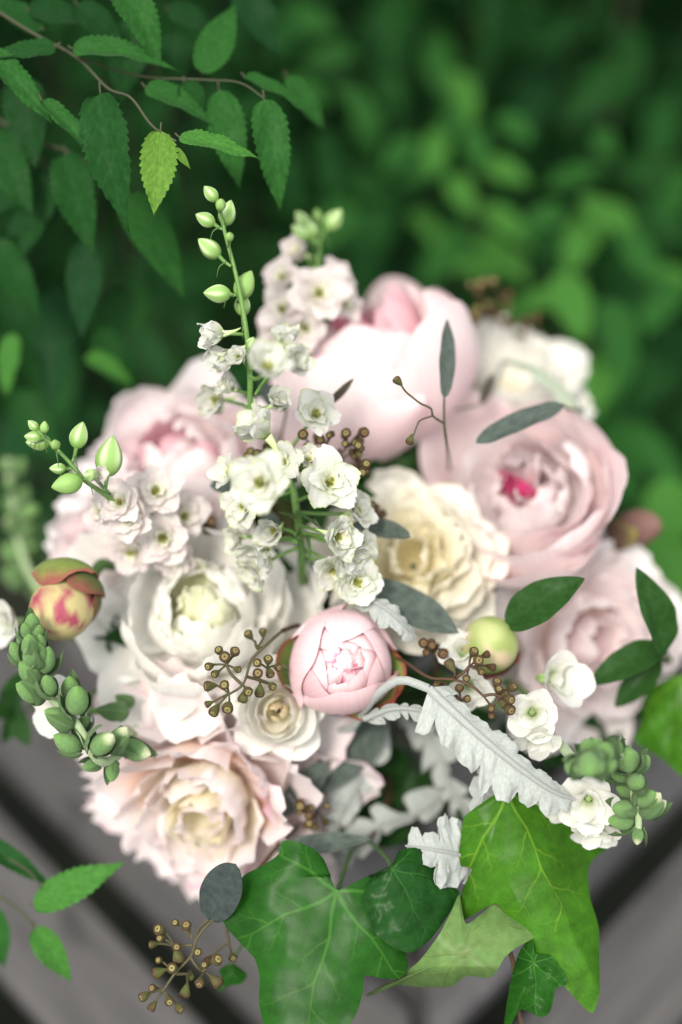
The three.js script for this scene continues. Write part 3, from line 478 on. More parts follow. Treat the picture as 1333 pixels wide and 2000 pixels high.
// ---------- the pink peony bud in focus ----------
{
  const t = thing('peony_bud', 'tight pink peony bud just opening, beside the seeded eucalyptus', 'peony bud', 'peony buds'), f = group('bloom', t), R = 0.0258;
  srand(5); const face = dir(0.04, 0.16, 1.0), c = P(672, 1290, 0.004), y = -0.031;
  aim(f, c.clone().addScaledVector(face, -0.012), face, 0);
  const D = dye([0.76, 0.55, 0.49], [0.76, 0.515, 0.545], [0.78, 0.575, 0.60]), DI = dye(PINK, [0.80, 0.52, 0.56], [0.82, 0.64, 0.66]);
  const add = (deg, o, col = D, sd = rr(0, 30)) => { const m = mesh('petal', petalGeo({ psi: [100, 40, -26, -84], cup: 1.15, tip: 0.28, tp: 2.6, base: 0.42, wide: 0.5, narrow: 0.42, ruf: 0.006, rf: 1.2, r0: 0.0008, NU: 22, NV: 26, sd, col: col(sd), ...o }), M.budPetal, f); m.rotation.y = deg * Math.PI / 180; m.position.y = y + 0.0; return m; };
  // azimuth: 0 is below in the picture (the bloom's +Z), 90 right, 180 above, -90 left
  const O = { narrow: 0.16, tip: 0.36, tp: 2.3, ruf: 0.008, rf: 1.4 };
  add(176, { ...O, L: 0.0665, W: 0.032, psi: [112, 34, -20, -72], r0: 0.0020, narrow: 0.3, tip: 0.5, tp: 1.9 });       // broad petal folding down from the top
  add(-112, { ...O, L: 0.0625, W: 0.034, psi: [112, 36, -16, -52], r0: 0.0014 });
  add(-46, { ...O, L: 0.0570, W: 0.028, psi: [112, 38, -14, -44], tip: 0.44, r0: 0.0021 }, dye([0.76, 0.53, 0.46], [0.75, 0.49, 0.51], [0.74, 0.49, 0.52]));
  add(12, { ...O, L: 0.0600, W: 0.032, psi: [112, 38, -16, -50], notch: 0.03, r0: 0.0017 }, dye([0.76, 0.54, 0.45], [0.76, 0.52, 0.53], [0.78, 0.57, 0.59]));
  add(70, { ...O, L: 0.0575, W: 0.028, psi: [112, 36, -12, -40], r0: 0.0010 }, dye([0.76, 0.54, 0.48], [0.76, 0.53, 0.54], [0.77, 0.54, 0.56]));
  add(122, { ...O, L: 0.0585, W: 0.029, psi: [112, 36, -12, -42], tip: 0.42, r0: 0.0015 });
  // second layer, a little inside, its rims soft and turned in
  for (const [a, L, W, e, n] of [[146, 0.0610, 0.022, -62, 0.05], [206, 0.0615, 0.021, -66, 0.03], [-76, 0.0600, 0.023, -62, 0.02], [-14, 0.0575, 0.022, -58, 0.06], [44, 0.0565, 0.020, -54, 0.03], [96, 0.0585, 0.021, -56, 0.05]])
    add(a, { L, W, psi: [106, 30, -20, e], tip: 0.4, tp: 2, notch: n, narrow: 0.12, ruf: 0.03, rf: 1.8, NU: 16, NV: 20 }, DI);
  // the folded heart
  for (let k = 0; k < 8; k++) add(k * 45 + rr(-14, 14), { L: rr(0.052, 0.057), W: rr(0.011, 0.015), psi: [84, 16, -16, rr(-80, -66)], cup: 1.3, tip: 0.42, tp: 2, narrow: 0.1, notch: 0.05, ruf: 0.07, rf: 2, NU: 14, NV: 18 }, dye(PINK, [0.78, 0.50, 0.54], [0.80, 0.60, 0.62], k % 4 == 1 ? { edge: [0.62, 0.08, 0.22], from: 0.96, amt: 0.8 } : {}));
  for (let k = 0; k < 6; k++) add(k * 60 + rr(-14, 14), { L: rr(0.050, 0.054), W: rr(0.010, 0.013), psi: [46, 8, -16, -104], cup: 1.4, tip: 0.4, tp: 2, narrow: 0.05, notch: 0.05, ruf: 0.08, rf: 2.2, NU: 14, NV: 18 }, dye(PINK, [0.78, 0.51, 0.55], [0.80, 0.61, 0.63], k % 3 === 2 ? { edge: [0.64, 0.12, 0.27], from: 0.97, amt: 0.7 } : {}));
  for (const [a, w, L] of [[200, 0.012, 0.046], [60, 0.010, 0.05], [-60, 0.010, 0.052]]) {                       // green sepals clasp it from behind, reddish at the margin
    const m = mesh('sepal', petalGeo({ L: 0.042, W: 0.018, psi: [114, 60, 34, 2], cup: 0.85, tip: 0.4, base: 0.7, r0: 0.0042, ruf: 0.004, sd: a, col: (u, v) => mix3([0.20, 0.30, 0.08], [0.42, 0.06, 0.06], sstep(0.72, 1, Math.max(v, Math.abs(u)))) }), M.plant, f);
    m.rotation.y = (a === 200 ? -88 : a === 60 ? 72 : 45) * Math.PI / 180; m.position.y = y - 0.001;
  }
  stem(t, c.clone().addScaledVector(face, -0.044), face, 0.003);
}

// ---------- closed buds ----------
function roundBud(name, label, pos, face, rx, ry, colf, sepals, grp) {
  const t = thing(name, label, 'peony bud', grp), f = group('bloom', t); aim(f, pos, face, 0);
  mesh('bud', sheet(24, 18, (u, v) => { const a = u * Math.PI * 2, th = v * Math.PI, r = rx * Math.sin(th) * (1 + 0.04 * nz(Math.cos(a) * 1.5, th, Math.sin(a) * 1.5)), p = [Math.cos(a) * r, -Math.cos(th) * ry, Math.sin(a) * r]; return { p, c: colf(a, v, p) }; }, true), M.plant, f);
  for (const [deg, L, W, psi, col] of sepals) { const m = mesh('sepal', petalGeo({ L, W, psi, cup: 0.9, tip: 0.5, base: 0.6, r0: 0.002, y0: -ry * 1.04, ruf: 0.02, sd: deg, col }), M.thinPlant, f); m.rotation.y = deg * Math.PI / 180; }
  stem(t, pos.clone().addScaledVector(face, -ry), face, 0.003); return t;
}
const redRim = (b, e, f0 = 0.6) => (u, v) => mix3(b, e, sstep(f0, 1, Math.max(v, Math.abs(u) * 0.95) + 0.12 * nz(u * 5, v * 5)));
roundBud('peony_bud', 'green peony bud streaked with crimson near the felted stock tip', P(122, 1188, 0.030), dir(-0.35, -0.45, 0.8), 0.0155, 0.0175,
  (a, v, p) => mix3([0.38, 0.33, 0.15], [0.27, 0.045, 0.075], sstep(0.08, 0.32, nz(p[0] * 130, p[1] * 90, p[2] * 130 + 3))),
  [[180, 0.043, 0.021, [112, 62, 0, -80], redRim([0.20, 0.27, 0.055], [0.34, 0.09, 0.08], 0.78)], [130, 0.034, 0.014, [112, 64, 6, -40], redRim([0.10, 0.14, 0.035], [0.26, 0.08, 0.06], 0.7)], [60, 0.026, 0.014, [112, 60, 4, -10], redRim([0.12, 0.16, 0.05], [0.25, 0.09, 0.05])], [-50, 0.026, 0.015, [112, 62, 4, -8], redRim([0.62, 0.48, 0.24], [0.55, 0.14, 0.18])]], 'peony buds');
roundBud('peony_bud', 'smooth lime green peony bud with red sepals by the white blossom', P(957, 1260, 0.036), dir(0.05, 0.55, 0.8), 0.0142, 0.0155,
  (a, v, p) => mix3(mix3([0.22, 0.28, 0.08], [0.33, 0.37, 0.15], sstep(0.1, 0.8, nz(p[0] * 90, p[1] * 60, p[2] * 90) + 0.45)), [0.52, 0.36, 0.28], 0.7 * sstep(0.1, 0.45, nz(p[0] * 110 + 7, p[1] * 45, p[2] * 110))),
  [[10, 0.020, 0.011, [110, 66, 12, 20], redRim([0.40, 0.10, 0.10], [0.42, 0.05, 0.07], 0.4)], [75, 0.022, 0.010, [110, 66, 14, 24], redRim([0.26, 0.28, 0.08], [0.38, 0.06, 0.07])], [-60, 0.02, 0.010, [110, 66, 12, 10], redRim([0.26, 0.30, 0.08], [0.30, 0.10, 0.06])]], 'peony buds');
roundBud('peony_bud', 'brownish bud with a yellow green rim beside the crimson hearted peony', P(1244, 1030, 0.125), dir(0.8, 0.1, 0.4), 0.010, 0.014,
  (a, v, p) => mix3([0.12, 0.06, 0.05], [0.20, 0.11, 0.09], nz(p[0] * 120, p[1] * 80, p[2] * 120) + 0.4),
  [[90, 0.030, 0.011, [110, 60, 0, -30], redRim([0.13, 0.075, 0.05], [0.30, 0.28, 0.06], 0.8)], [-40, 0.030, 0.011, [110, 60, 0, -20], redRim([0.15, 0.09, 0.06], [0.30, 0.28, 0.06], 0.8)]], 'peony buds');

// ---------- larkspur ----------
// closed buds: ribbed, pale green with whitish seams; base at 0, tip at +Y 1
const larkBud = [0, 1, 2].map((k) => sheet(15, 14, (u, v) => {
  const a = u * Math.PI * 2, r = 0.30 * Math.pow(Math.sin(Math.PI * Math.pow(v, 0.82)), 0.8) * (1 + 0.07 * Math.cos(a * 5 + k)) + 0.03 * (1 - v) * (v < 0.99 ? 1 : 0), seam = sstep(0.6, 1, Math.cos(a * 5 + k));
  const c = mix3(mix3([0.17, 0.31, 0.07], [0.25, 0.40, 0.13], v), [0.50, 0.60, 0.36], seam * 0.85 * sstep(0.1, 0.5, v));
  return { p: [Math.cos(a) * r * (v === 0 || v === 1 ? 0.06 : 1), v, Math.sin(a) * r * (v === 0 || v === 1 ? 0.06 : 1)], c: mix3(c, [0.17, 0.26, 0.08], sstep(0.9, 1, v)) };
}, true));
function bractGeo(a, d1, d2) { return tube([a, a.clone().addScaledVector(d1, 0.004), a.clone().addScaledVector(d1, 0.006).addScaledVector(d2, 0.004)], 0.0005, 0.00015, 5, 6); }
// one bud: joint on the stalk jx,jy -> tip bx,by with the ovoid over the outer part
function larkBudAt(t, j, tip, d = 0, size = 0, k = 0, d2 = d) {
  const a = P(j[0], j[1], d), b = P(tip[0], tip[1], d2), g = group('bud', t), len = a.distanceTo(b), L = size ? size * MM : len * 0.72, ax = b.clone().sub(a).normalize(), s = b.clone().addScaledVector(ax, -L);
  const m = mesh('bud_case', larkBud[k % 3], M.plant, g); aim(m, s, ax, k * 1.3); m.scale.setScalar(L);
  if (len > L * 1.05) { mesh('pedicel', tube([a, a.clone().lerp(s, 0.5).add(V(0, -0.0006, 0)), s.clone().addScaledVector(ax, L * 0.05)], 0.0007, 0.0011, 6, 6), M.stemLight, g); mesh('bract', bractGeo(a.clone().lerp(s, 0.45), dir(ax.dot(VR), -0.6, 0.3), V(0, -1, 0.2)), M.stem, g); }
  return g;
}
const florDye = [dye([0.44, 0.56, 0.24], [0.68, 0.71, 0.62], [0.70, 0.71, 0.67]), dye([0.48, 0.58, 0.28], [0.68, 0.70, 0.63], [0.70, 0.70, 0.67], { edge: [0.48, 0.60, 0.26], from: 0.86, amt: 0.8 })];
const florPink = [dye([0.56, 0.60, 0.32], [0.74, 0.70, 0.66], [0.74, 0.67, 0.66]), dye([0.6, 0.62, 0.4], [0.74, 0.71, 0.66], [0.75, 0.70, 0.68])];
const innerDye = dye([0.50, 0.60, 0.16], [0.80, 0.80, 0.58], [0.84, 0.84, 0.78]);
// an open larkspur floret, R its radius; open 0 = bell, 1 = flat
function floret(t, pos, face, R, sd, o = {}) {
  R *= 0.9; const f = group('flower', t), op = o.open ?? 0.85, D = o.pink ? florPink : florDye; srand(sd); aim(f, pos, face, rnd() * 6);
  bloom(f, [
    { n: 5, L: R * 1.12, W: R * 0.58, psi: [lerp(20, 58, op), lerp(16, 76, op), lerp(2, 84, op)], cup: 0.5, tip: 0.45, tp: 1.8, base: 0.2, ruf: 0.11, rf: 2.2, jag: 0.08, jf: 6, r0: 0.0008, dye: D, pj: 9, aj: 0.2, NU: 16, NV: 11 },
    { n: 3, L: R * 0.84, W: R * 0.42, ph: 0.63, aj: 0.6, psi: [lerp(14, 44, op), lerp(12, 56, op), lerp(2, 62, op)], cup: 0.6, tip: 0.45, tp: 1.8, base: 0.2, ruf: 0.14, rf: 2.4, jag: 0.08, jf: 6, r0: 0.0007, y0: 0.0005, dye: D, pj: 12, NU: 14, NV: 10 },
    { n: 4, L: R * 0.56, W: R * 0.22, psi: [34, 28, 40], cup: 0.9, tip: 0.4, notch: 0.12, ruf: 0.10, jag: 0.05, r0: 0.0006, y0: 0.0008, dye: innerDye, NU: 8, NV: 7 },
  ]);
  for (let q = 0; q < 5; q++) { const a = q * 1.26 + rnd(), w = R * rr(0.05, 0.14); mesh('stamen', tube([V(0, 0, 0), V(Math.cos(a) * w, R * 0.2, Math.sin(a) * w), V(Math.cos(a) * w * 1.3, R * rr(0.3, 0.42), Math.sin(a) * w * 1.3)], R * 0.02, R * 0.055, 5, 5), M.olive, f); }
  mesh('spur', sheet(8, 8, (u, v) => { const a = u * 6.2832, r = R * 0.17 * (1 - v * 0.85); return { p: [Math.cos(a) * r + R * 0.25 * v * v, -v * R * 0.85, Math.sin(a) * r], c: mix3([0.60, 0.70, 0.38], [0.40, 0.55, 0.20], v) }; }, true), M.plant, f);
  if (o.joint) mesh('pedicel', tube([o.joint, o.joint.clone().lerp(pos, 0.5).addScaledVector(face, -R * 0.4), pos.clone().addScaledVector(face, -R * 0.3)], 0.0009, 0.0009, 6, 8), M.stemLight, t);
  return f;
}
function larkspur(label, path, r0, r1) {
  const t = thing('larkspur', label, 'larkspur', 'larkspur spikes'); const pts = path.map((p) => P(...p));
  mesh('stalk', tube(pts, r0, r1, 8, pts.length * 7, 0.1), M.stemLight, t); t.userData.end = 0; delete t.userData.end; return t;
}
// --- the tall spike
{
  const t = larkspur('tall larkspur spike with closed green buds above white florets in the bouquet middle', [[424, 388, 0], [436, 440, 0], [449, 490, 0.002], [462, 540, 0.003], [474, 600, 0.005], [483, 660, 0.007], [489, 740, 0.014], [492, 800, 0.022], [530, 870, 0.03], [566, 930, 0.03], [580, 1000, 0.032], [590, 1080, 0.06]], 0.0008, 0.0021);
  let k = 0;
  for (const [j, tip, d, sz, d2] of [
    [[423, 392], [399, 363], 0, 40], [[430, 415], [433, 388], -0.004, 32, -0.012], [[438, 445], [452, 390], 0.004, 54, 0.005], [[438, 448], [382, 418], 0, 44], [[446, 482], [450, 455], -0.004, 26, -0.016], [[452, 520], [387, 466], 0, 56], [[462, 575], [397, 572], 0.003, 56],
    [[464, 590], [492, 528], 0.012, 64, 0.014], [[476, 640], [474, 570], 0.016, 50, 0.018], [[484, 690], [497, 660], -0.002, 34, -0.014],
  ]) larkBudAt(t, j, tip, d, sz, k++, d2);
  // opening ones
  for (const [p, j, fr, fu, ft, R, op, d] of [[[434, 652], [480, 655], -0.9, -0.05, 0.25, 50, 0.12, 0.004], [[452, 692], [484, 700], -0.75, -0.35, 0.3, 52, 0.15, 0.012], [[520, 722], [488, 735], 0.2, 0.45, 0.8, 56, 0.5, -0.045], [[548, 676], [490, 720], 0.35, 0.85, 0.2, 46, 0.2, -0.02], [[430, 782], [489, 800], -0.5, -0.1, 0.7, 58, 0.3, 0.045], [[562, 708], [500, 770], 0.6, 0.1, 0.6, 50, 0.35, -0.02]])
    floret(t, P(p[0], p[1], d), dir(fr, fu, ft), R * MM, k++ * 13 + 1, { open: op, joint: P(j[0], j[1], d * 0.4 + 0.008) });
  // open florets further down
  for (const [p, j, fr, fu, ft, R, op, d] of [
    [[522, 852], [530, 872], -0.62, 0.62, 0.3, 70, 0.35, 0.006], [[614, 812], [566, 880], 0.25, 0.25, 0.9, 56, 0.7, 0.024], [[512, 945], [566, 930], -0.2, 0.1, 0.95, 66, 0.9, -0.036], [[642, 945], [578, 980], 0.2, 0.2, 0.92, 66, 0.85, 0.0], [[482, 988], [570, 960], -0.5, -0.1, 0.85, 52, 0.75, 0.006],
    [[652, 1045], [582, 1025], 0.55, -0.15, 0.8, 58, 0.55, 0.004], [[676, 1075], [585, 1040], 0.5, -0.6, 0.6, 54, 0.6, 0.012], [[520, 1070], [582, 1060], -0.55, -0.6, 0.45, 66, 0.5, 0.028], [[694, 1135], [590, 1080], 0.3, -0.1, 0.9, 60, 0.8, 0.022], [[505, 1110], [584, 1070], -0.6, -0.5, 0.6, 54, 0.6, 0.036], [[690, 1000], [580, 1000], 0.7, 0.2, 0.6, 50, 0.7, 0.022], [[552, 905], [560, 900], 0.1, 0.2, 0.9, 46, 0.6, 0.014], [[455, 925], [560, 930], -0.7, 0.3, 0.6, 44, 0.7, 0.02], [[600, 905], [566, 900], 0.3, 0.5, 0.7, 40, 0.5, 0.018], [[700, 1070], [585, 1040], 0.8, 0, 0.5, 48, 0.7, 0.024], [[650, 1110], [588, 1070], 0.1, -0.4, 0.9, 50, 0.7, 0.026], [[540, 1035], [584, 1050], -0.5, -0.2, 0.7, 44, 0.5, 0.022], [[470, 1050], [584, 1060], -0.8, -0.2, 0.5, 42, 0.6, 0.034], [[470, 700], [486, 720], -0.3, 0.2, 0.8, 34, 0.3, 0.0], [[455, 760], [489, 770], -0.6, 0.2, 0.6, 36, 0.3, 0.02], [[535, 790], [492, 790], 0.5, 0.4, 0.6, 40, 0.4, 0.016],
  ]) floret(t, P(p[0], p[1], d), dir(fr, fu, ft), R * MM, k++ * 17 + 3, { open: op, joint: P(j[0], j[1], 0.03) });
  for (const [ax, ay, bx, by] of [[578, 940, 560, 880], [582, 1000, 620, 1028], [585, 1040, 572, 1052], [590, 1060, 588, 1108], [600, 1040, 606, 1106], [575, 1010, 545, 1000]]) mesh('narrow_leaf', tube([P(ax, ay, 0.03), P((ax + bx) / 2 + 3, (ay + by) / 2, 0.022), P(bx, by, 0.016)], 0.0012, 0.0003, 6, 8), M.stem, t);
  stem(t, P(590, 1080, 0.06), dir(0, 0.6, 0.8), 0.0022, M.stemLight);
}
// --- the left spike
{
  const t = larkspur('larkspur spike leaning left with round green buds and pinkish white florets', [[72, 838, 0], [95, 862, 0], [122, 888, 0], [146, 914, 0.001], [166, 938, 0.004], [200, 962, 0.016], [260, 1010, 0.04], [320, 1080, 0.075]], 0.0008, 0.0018);
  let k = 3;
  for (const [j, tip, d, sz, d2] of [[[80, 845], [55, 821], 0, 28], [[86, 850], [88, 822], -0.002, 28, -0.006], [[90, 856], [47, 852], 0, 36], [[100, 862], [50, 864], 0.005, 52, 0.006], [[110, 880], [108, 864], -0.004, 30, -0.018], [[142, 902], [163, 823], 0, 56], [[140, 914], [96, 915], 0, 34, -0.004], [[165, 938], [100, 952], -0.001, 64], [[166, 936], [184, 924], -0.006, 40, -0.022], [[205, 960], [221, 850], 0.002, 84]]) larkBudAt(t, j, tip, d, sz, k++, d2);
  for (const [p, fr, fu, ft, R, op, d] of [[[188, 930], 0.5, 0.2, 0.6, 26, 0.2, -0.012], [[238, 985], -0.2, 0.3, 0.9, 56, 0.85, 0.026], [[304, 965], 0.15, 0.35, 0.9, 62, 0.9, 0.04], [[258, 1010], -0.3, -0.1, 0.9, 58, 0.85, 0.03], [[318, 1050], 0.1, -0.1, 0.95, 64, 0.9, 0.045], [[355, 1010], 0.5, 0.2, 0.8, 56, 0.85, 0.055], [[262, 1075], -0.4, -0.4, 0.8, 54, 0.8, 0.055], [[338, 1085], 0.3, -0.5, 0.8, 52, 0.8, 0.055], [[205, 1000], -0.7, 0.1, 0.6, 44, 0.7, 0.034]])
    floret(t, P(p[0], p[1], d), dir(fr, fu, ft), R * MM, k++ * 11 + 5, { open: op, pink: 1, joint: P(lerp(p[0], 290, 0.6), lerp(p[1], 1035, 0.6), 0.06) });
  stem(t, P(320, 1080, 0.075), dir(-0.4, 0.4, 0.8), 0.002, M.stemLight);
}
// --- the spike at the back
{
  const t = larkspur('soft larkspur spike rising behind the pink globe peony', [[622, 425, 0.085], [626, 460, 0.085], [620, 520, 0.088], [606, 580, 0.09], [600, 660, 0.095], [600, 740, 0.11]], 0.0009, 0.002);
  let k = 5;
  for (const [j, tip, d, sz] of [[[620, 470], [578, 412], 0.085, 50], [[618, 475], [570, 440], 0.08, 50], [[626, 460], [618, 406], 0.09, 40], [[626, 465], [668, 408], 0.085, 60], [[622, 480], [600, 428], 0.08, 44]]) larkBudAt(t, j, tip, d, sz, k++);
  for (const [p, fr, fu, ft, R, op, d] of [[[592, 496], -0.6, 0.3, 0.6, 52, 0.5, 0.085], [[556, 545], -0.4, 0.3, 0.8, 50, 0.7, 0.082], [[622, 578], 0.15, 0.2, 0.95, 72, 0.9, 0.078], [[650, 545], 0.6, 0.4, 0.6, 48, 0.8, 0.095], [[556, 606], -0.3, 0, 0.9, 58, 0.85, 0.08], [[668, 600], 0.5, 0.2, 0.8, 48, 0.85, 0.09], [[545, 640], -0.5, -0.2, 0.8, 48, 0.8, 0.085], [[596, 640], 0, -0.2, 0.9, 56, 0.85, 0.08]])
    floret(t, P(p[0], p[1], d), dir(fr, fu, ft), R * MM, k++ * 7 + 2, { open: op, pink: 1, joint: P(lerp(p[0], 608, 0.8), lerp(p[1], 590, 0.5), 0.09) });
  stem(t, P(600, 740, 0.11), dir(0, 0.8, 0.5), 0.002, M.stemLight);
}

// ---------- stock: felted stems and buds, ruffled white flowers ----------
const stockBody = (tipc) => sheet(14, 12, (u, v) => {
  const a = u * Math.PI * 2, r = 0.345 * Math.pow(Math.sin(Math.PI * Math.pow(v, 0.86)), 0.72) * (1 - 0.10 * Math.pow(Math.abs(Math.cos(a)), 8));
  const e = v === 0 || v === 1 ? 0.05 : 1;
  return { p: [Math.cos(a) * r * e, v, Math.sin(a) * r * e * 0.86], c: mix3(mix3([0.125, 0.24, 0.080], [0.17, 0.305, 0.11], v), tipc, sstep(0.72, 0.92, v)) };
}, true);
const stockGreen = stockBody([0.18, 0.35, 0.10]), stockTipped = stockBody([0.62, 0.66, 0.42]);
const stockSepal = [0, 1].map((k) => petalGeo({ L: 1.30, W: 0.42, psi: [72, 24, -3, -14], cup: 1.1, tip: 0.72, tp: 1.25, base: 0.55, r0: 0.09, ruf: 0.03, sd: k * 4 + 1, col: (u, v) => mix3(mix3([0.115, 0.225, 0.075], [0.20, 0.33, 0.14], sstep(0.12, 0, Math.abs(u)) * 0.7), [0.30, 0.41, 0.23], sstep(0.84, 1, Math.abs(u))) }));
function stockBud(t, a, b, k, tipped) {
  const g = group('bud', t), ax = b.clone().sub(a), L = ax.length() * (1 + 0.16 * nz(k * 1.7, 3));
  const m = mesh('bud_case', tipped ? stockTipped : stockGreen, M.fuzz, g); aim(m, a, ax, k * 1.9); m.scale.setScalar(L);
  for (const s of [0, 1]) { const q = mesh('sepal', stockSepal[s], M.fuzz, g); aim(q, a.clone().addScaledVector(ax, -0.04), ax, k * 1.9 + s * Math.PI * 0.95 + 0.5); q.scale.setScalar(L * (s ? 0.96 : 0.74)); }
  return g;
}
const stockDye = dye([0.56, 0.64, 0.36], [0.74, 0.76, 0.69], [0.76, 0.77, 0.72]);
function stockFlower(t, pos, face, R, sd, n = 5, open = 1) {
  const f = group('flower', t); srand(sd); aim(f, pos, face, rnd() * 6);
  bloom(f, [
    { n, L: R * 1.1, W: R * 0.55, psi: [14, 70 * open + 10, 84 * open + 6], cup: 0.5, tip: 0.34, base: 0.2, ruf: 0.06, rf: 1.8, dye: stockDye, pj: 8, NU: 10, NV: 10 },
    { n: Math.max(3, n - 1), L: R * 0.85, W: R * 0.42, psi: [6, 34 * open + 6, 44 * open + 10], cup: 0.7, tip: 0.34, base: 0.25, ruf: 0.09, rf: 2, dye: stockDye, pj: 10, NU: 10, NV: 9 },
  ]);
  const c = mesh('calyx', larkBud[0], M.plant, f); c.scale.set(R * 0.5, R * 0.8, R * 0.5); c.position.y = -R * 0.6; return f;
}
function stock(label, path, r0, r1, buds, sc, ox, oy) {
  const t = thing('stock_stem', label, 'stock flower', 'stock stems'), q = (x, y, d) => P(ox + x * sc, oy + y * sc, d);
  mesh('stalk', tube(path.map((p) => q(...p)), r0, r1, 9, 30, 0.12), M.stemPale, t);
  buds.forEach(([ax, ay, bx, by, d = 0, tipped = 0, d2], k) => stockBud(t, q(ax, ay, d + 0.002), q(bx, by, d2 ?? d - 0.004), k, tipped));
  return t;
}
{ // left stalk, bent like a hook
  const t = stock('felted green stock stem hooked over the grey slats, buds all closed', [[196, 560, 0], [185, 680, 0], [200, 790, 0], [245, 890, 0], [335, 1010, 0], [440, 1110, 0], [510, 1210, 0], [575, 1340, 0.002], [640, 1392, 0.008], [710, 1370, 0.018], [790, 1250, 0.04], [900, 1100, 0.075]], 0.0017, 0.0030, [
    [200, 600, 200, 464, 0.002], [175, 640, 150, 520, 0], [222, 650, 245, 540, 0.002], [180, 700, 120, 570, 0.002], [225, 730, 255, 600, 0.0], [195, 740, 180, 600, -0.006], [150, 790, 68, 640, 0.002], [205, 800, 175, 650, -0.007], [235, 800, 240, 650, -0.003],
    [262, 850, 305, 675, 0.001], [235, 900, 130, 770, -0.003], [318, 985, 285, 850, -0.007, 0, -0.012], [275, 1005, 100, 905, 0], [440, 1010, 432, 862, 0.006], [478, 1090, 480, 935, -0.003, 0, -0.012], [450, 1165, 268, 1062, -0.002, 0, -0.006], [510, 1330, 330, 1222, -0.001],
    [575, 1320, 708, 1225, -0.004, 1, -0.012], [690, 1320, 785, 1180, 0.006, 1], [750, 1290, 945, 1352, 0.022, 1], [630, 1395, 505, 1432, 0.012], [705, 1385, 692, 1512, 0.014], [520, 1190, 528, 1090, 0.012],
  ], 0.315, 0, 1050);
  stem(t, P(283, 1396, 0.075), dir(-0.5, -0.3, 0.8), 0.003, M.stemPale);
}
{ // white stock blossoms tucked behind it
  const t = thing('stock_stem', 'white stock blossom half hidden behind the hooked felted stem', 'stock flower', 'stock stems');
  stockFlower(t, P(128, 1372, 0.030), dir(-0.5, -0.1, 0.85), 66 * MM, 5, 4);
  for (const [a, b, d] of [[[250, 1392], [190, 1388], 0.035], [[262, 1375], [225, 1362], 0.05]]) stockBud(t, P(...a, d), P(...b, d), 2, 0);
  mesh('stalk', tube([P(150, 1384, 0.036), P(220, 1390, 0.045), P(280, 1360, 0.075)], 0.0014, 0.002, 7), M.stemLight, t);
  stem(t, P(280, 1360, 0.075), dir(-0.5, 0, 0.8), 0.002, M.stemLight);
}
{ // right stalk
  const t = stock('felted stock stem with drooping round buds beside the white dusty miller leaf', [[520, 60, 0.05], [640, 170, 0.02], [740, 250, -0.012], [860, 230, -0.03], [960, 220, -0.02], [1030, 280, -0.004], [1050, 380, 0], [1055, 480, 0], [1080, 570, 0], [1082, 650, 0]], 0.0028, 0.0016, [
    [720, 260, 690, 320, -0.03, 0, -0.04], [770, 260, 740, 330, -0.04, 0, -0.05], [790, 230, 800, 330, -0.045, 0, -0.06], [830, 240, 850, 320, -0.042, 0, -0.056], [800, 210, 780, 140, -0.03, 0, -0.038], [850, 210, 830, 130, -0.03, 0, -0.036], [880, 240, 900, 160, -0.036, 0, -0.046], [900, 250, 900, 310, -0.03, 0, -0.044], [940, 220, 960, 140, -0.018, 0, -0.024], [960, 220, 920, 120, -0.012],
    [970, 240, 1035, 170, -0.006], [1010, 290, 960, 220, -0.01, 0, -0.018], [1030, 290, 1010, 200, -0.008, 0, -0.02], [1060, 320, 1140, 225, 0], [1040, 330, 930, 330, -0.004], [1055, 350, 1080, 400, -0.008, 0, -0.02], [1050, 450, 955, 400, 0.006], [1065, 500, 1180, 430, -0.002, 0, -0.008], [1090, 560, 1205, 440, 0.002, 1], [1120, 560, 1246, 480, 0.01, 1], [1050, 540, 930, 520, -0.002, 0, -0.008], [1060, 590, 910, 600, 0.004], [1080, 630, 1072, 742, 0, 1, -0.004],
  ], 0.34, 880, 1400);
  srand(8);
  stockFlower(t, P(1150, 1560, 0.010), dir(-0.3, -0.2, 0.9), 62 * MM, 21, 5); stockFlower(t, P(1162, 1608, 0.014), dir(-0.1, -0.75, 0.6), 56 * MM, 22, 4);
  stockFlower(t, P(1080, 1560, 0.020), dir(-0.1, -0.5, 0.8), 44 * MM, 24, 4, 0.9);
  stem(t, P(1057, 1420, 0.05), dir(0.6, -0.3, 0.8), 0.003, M.stemPale);
}
{
  const t = thing('stock_stem', 'white stock blossoms above the tip of the dusty miller leaf', 'stock flower', 'stock stems');
  stockFlower(t, P(1040, 1392, 0.016), dir(-0.1, 0.05, 1), 54 * MM, 31, 5, 0.8); stockFlower(t, P(1046, 1432, 0.014), dir(0.1, -0.6, 0.8), 44 * MM, 33, 4, 0.8); stockFlower(t, P(1075, 1325, 0.040), dir(0.5, 0.1, 0.8), 74 * MM, 35, 4, 0.55);
  mesh('stalk', tube([P(1050, 1400, 0.022), P(1040, 1370, 0.05), P(1010, 1340, 0.09)], 0.0014, 0.002, 7), M.stemLight, t); stem(t, P(1010, 1340, 0.09), dir(0.3, 0, 0.9), 0.002, M.stemLight);
}
{
  const t = thing('stock_stem', 'white stock blossom beside the smooth lime green bud', 'stock flower', 'stock stems');
  stockFlower(t, P(905, 1275, 0.034), dir(-0.2, 0.3, 0.9), 50 * MM, 41, 4, 0.7); stockFlower(t, P(915, 1335, 0.030), dir(0.0, -0.3, 0.9), 52 * MM, 43, 4, 0.7);
  mesh('stalk', tube([P(908, 1280, 0.040), P(900, 1320, 0.06), P(880, 1330, 0.09)], 0.0012, 0.002, 7), M.stemLight, t); stem(t, P(880, 1330, 0.09), dir(0.2, 0, 0.9), 0.002, M.stemLight);
}
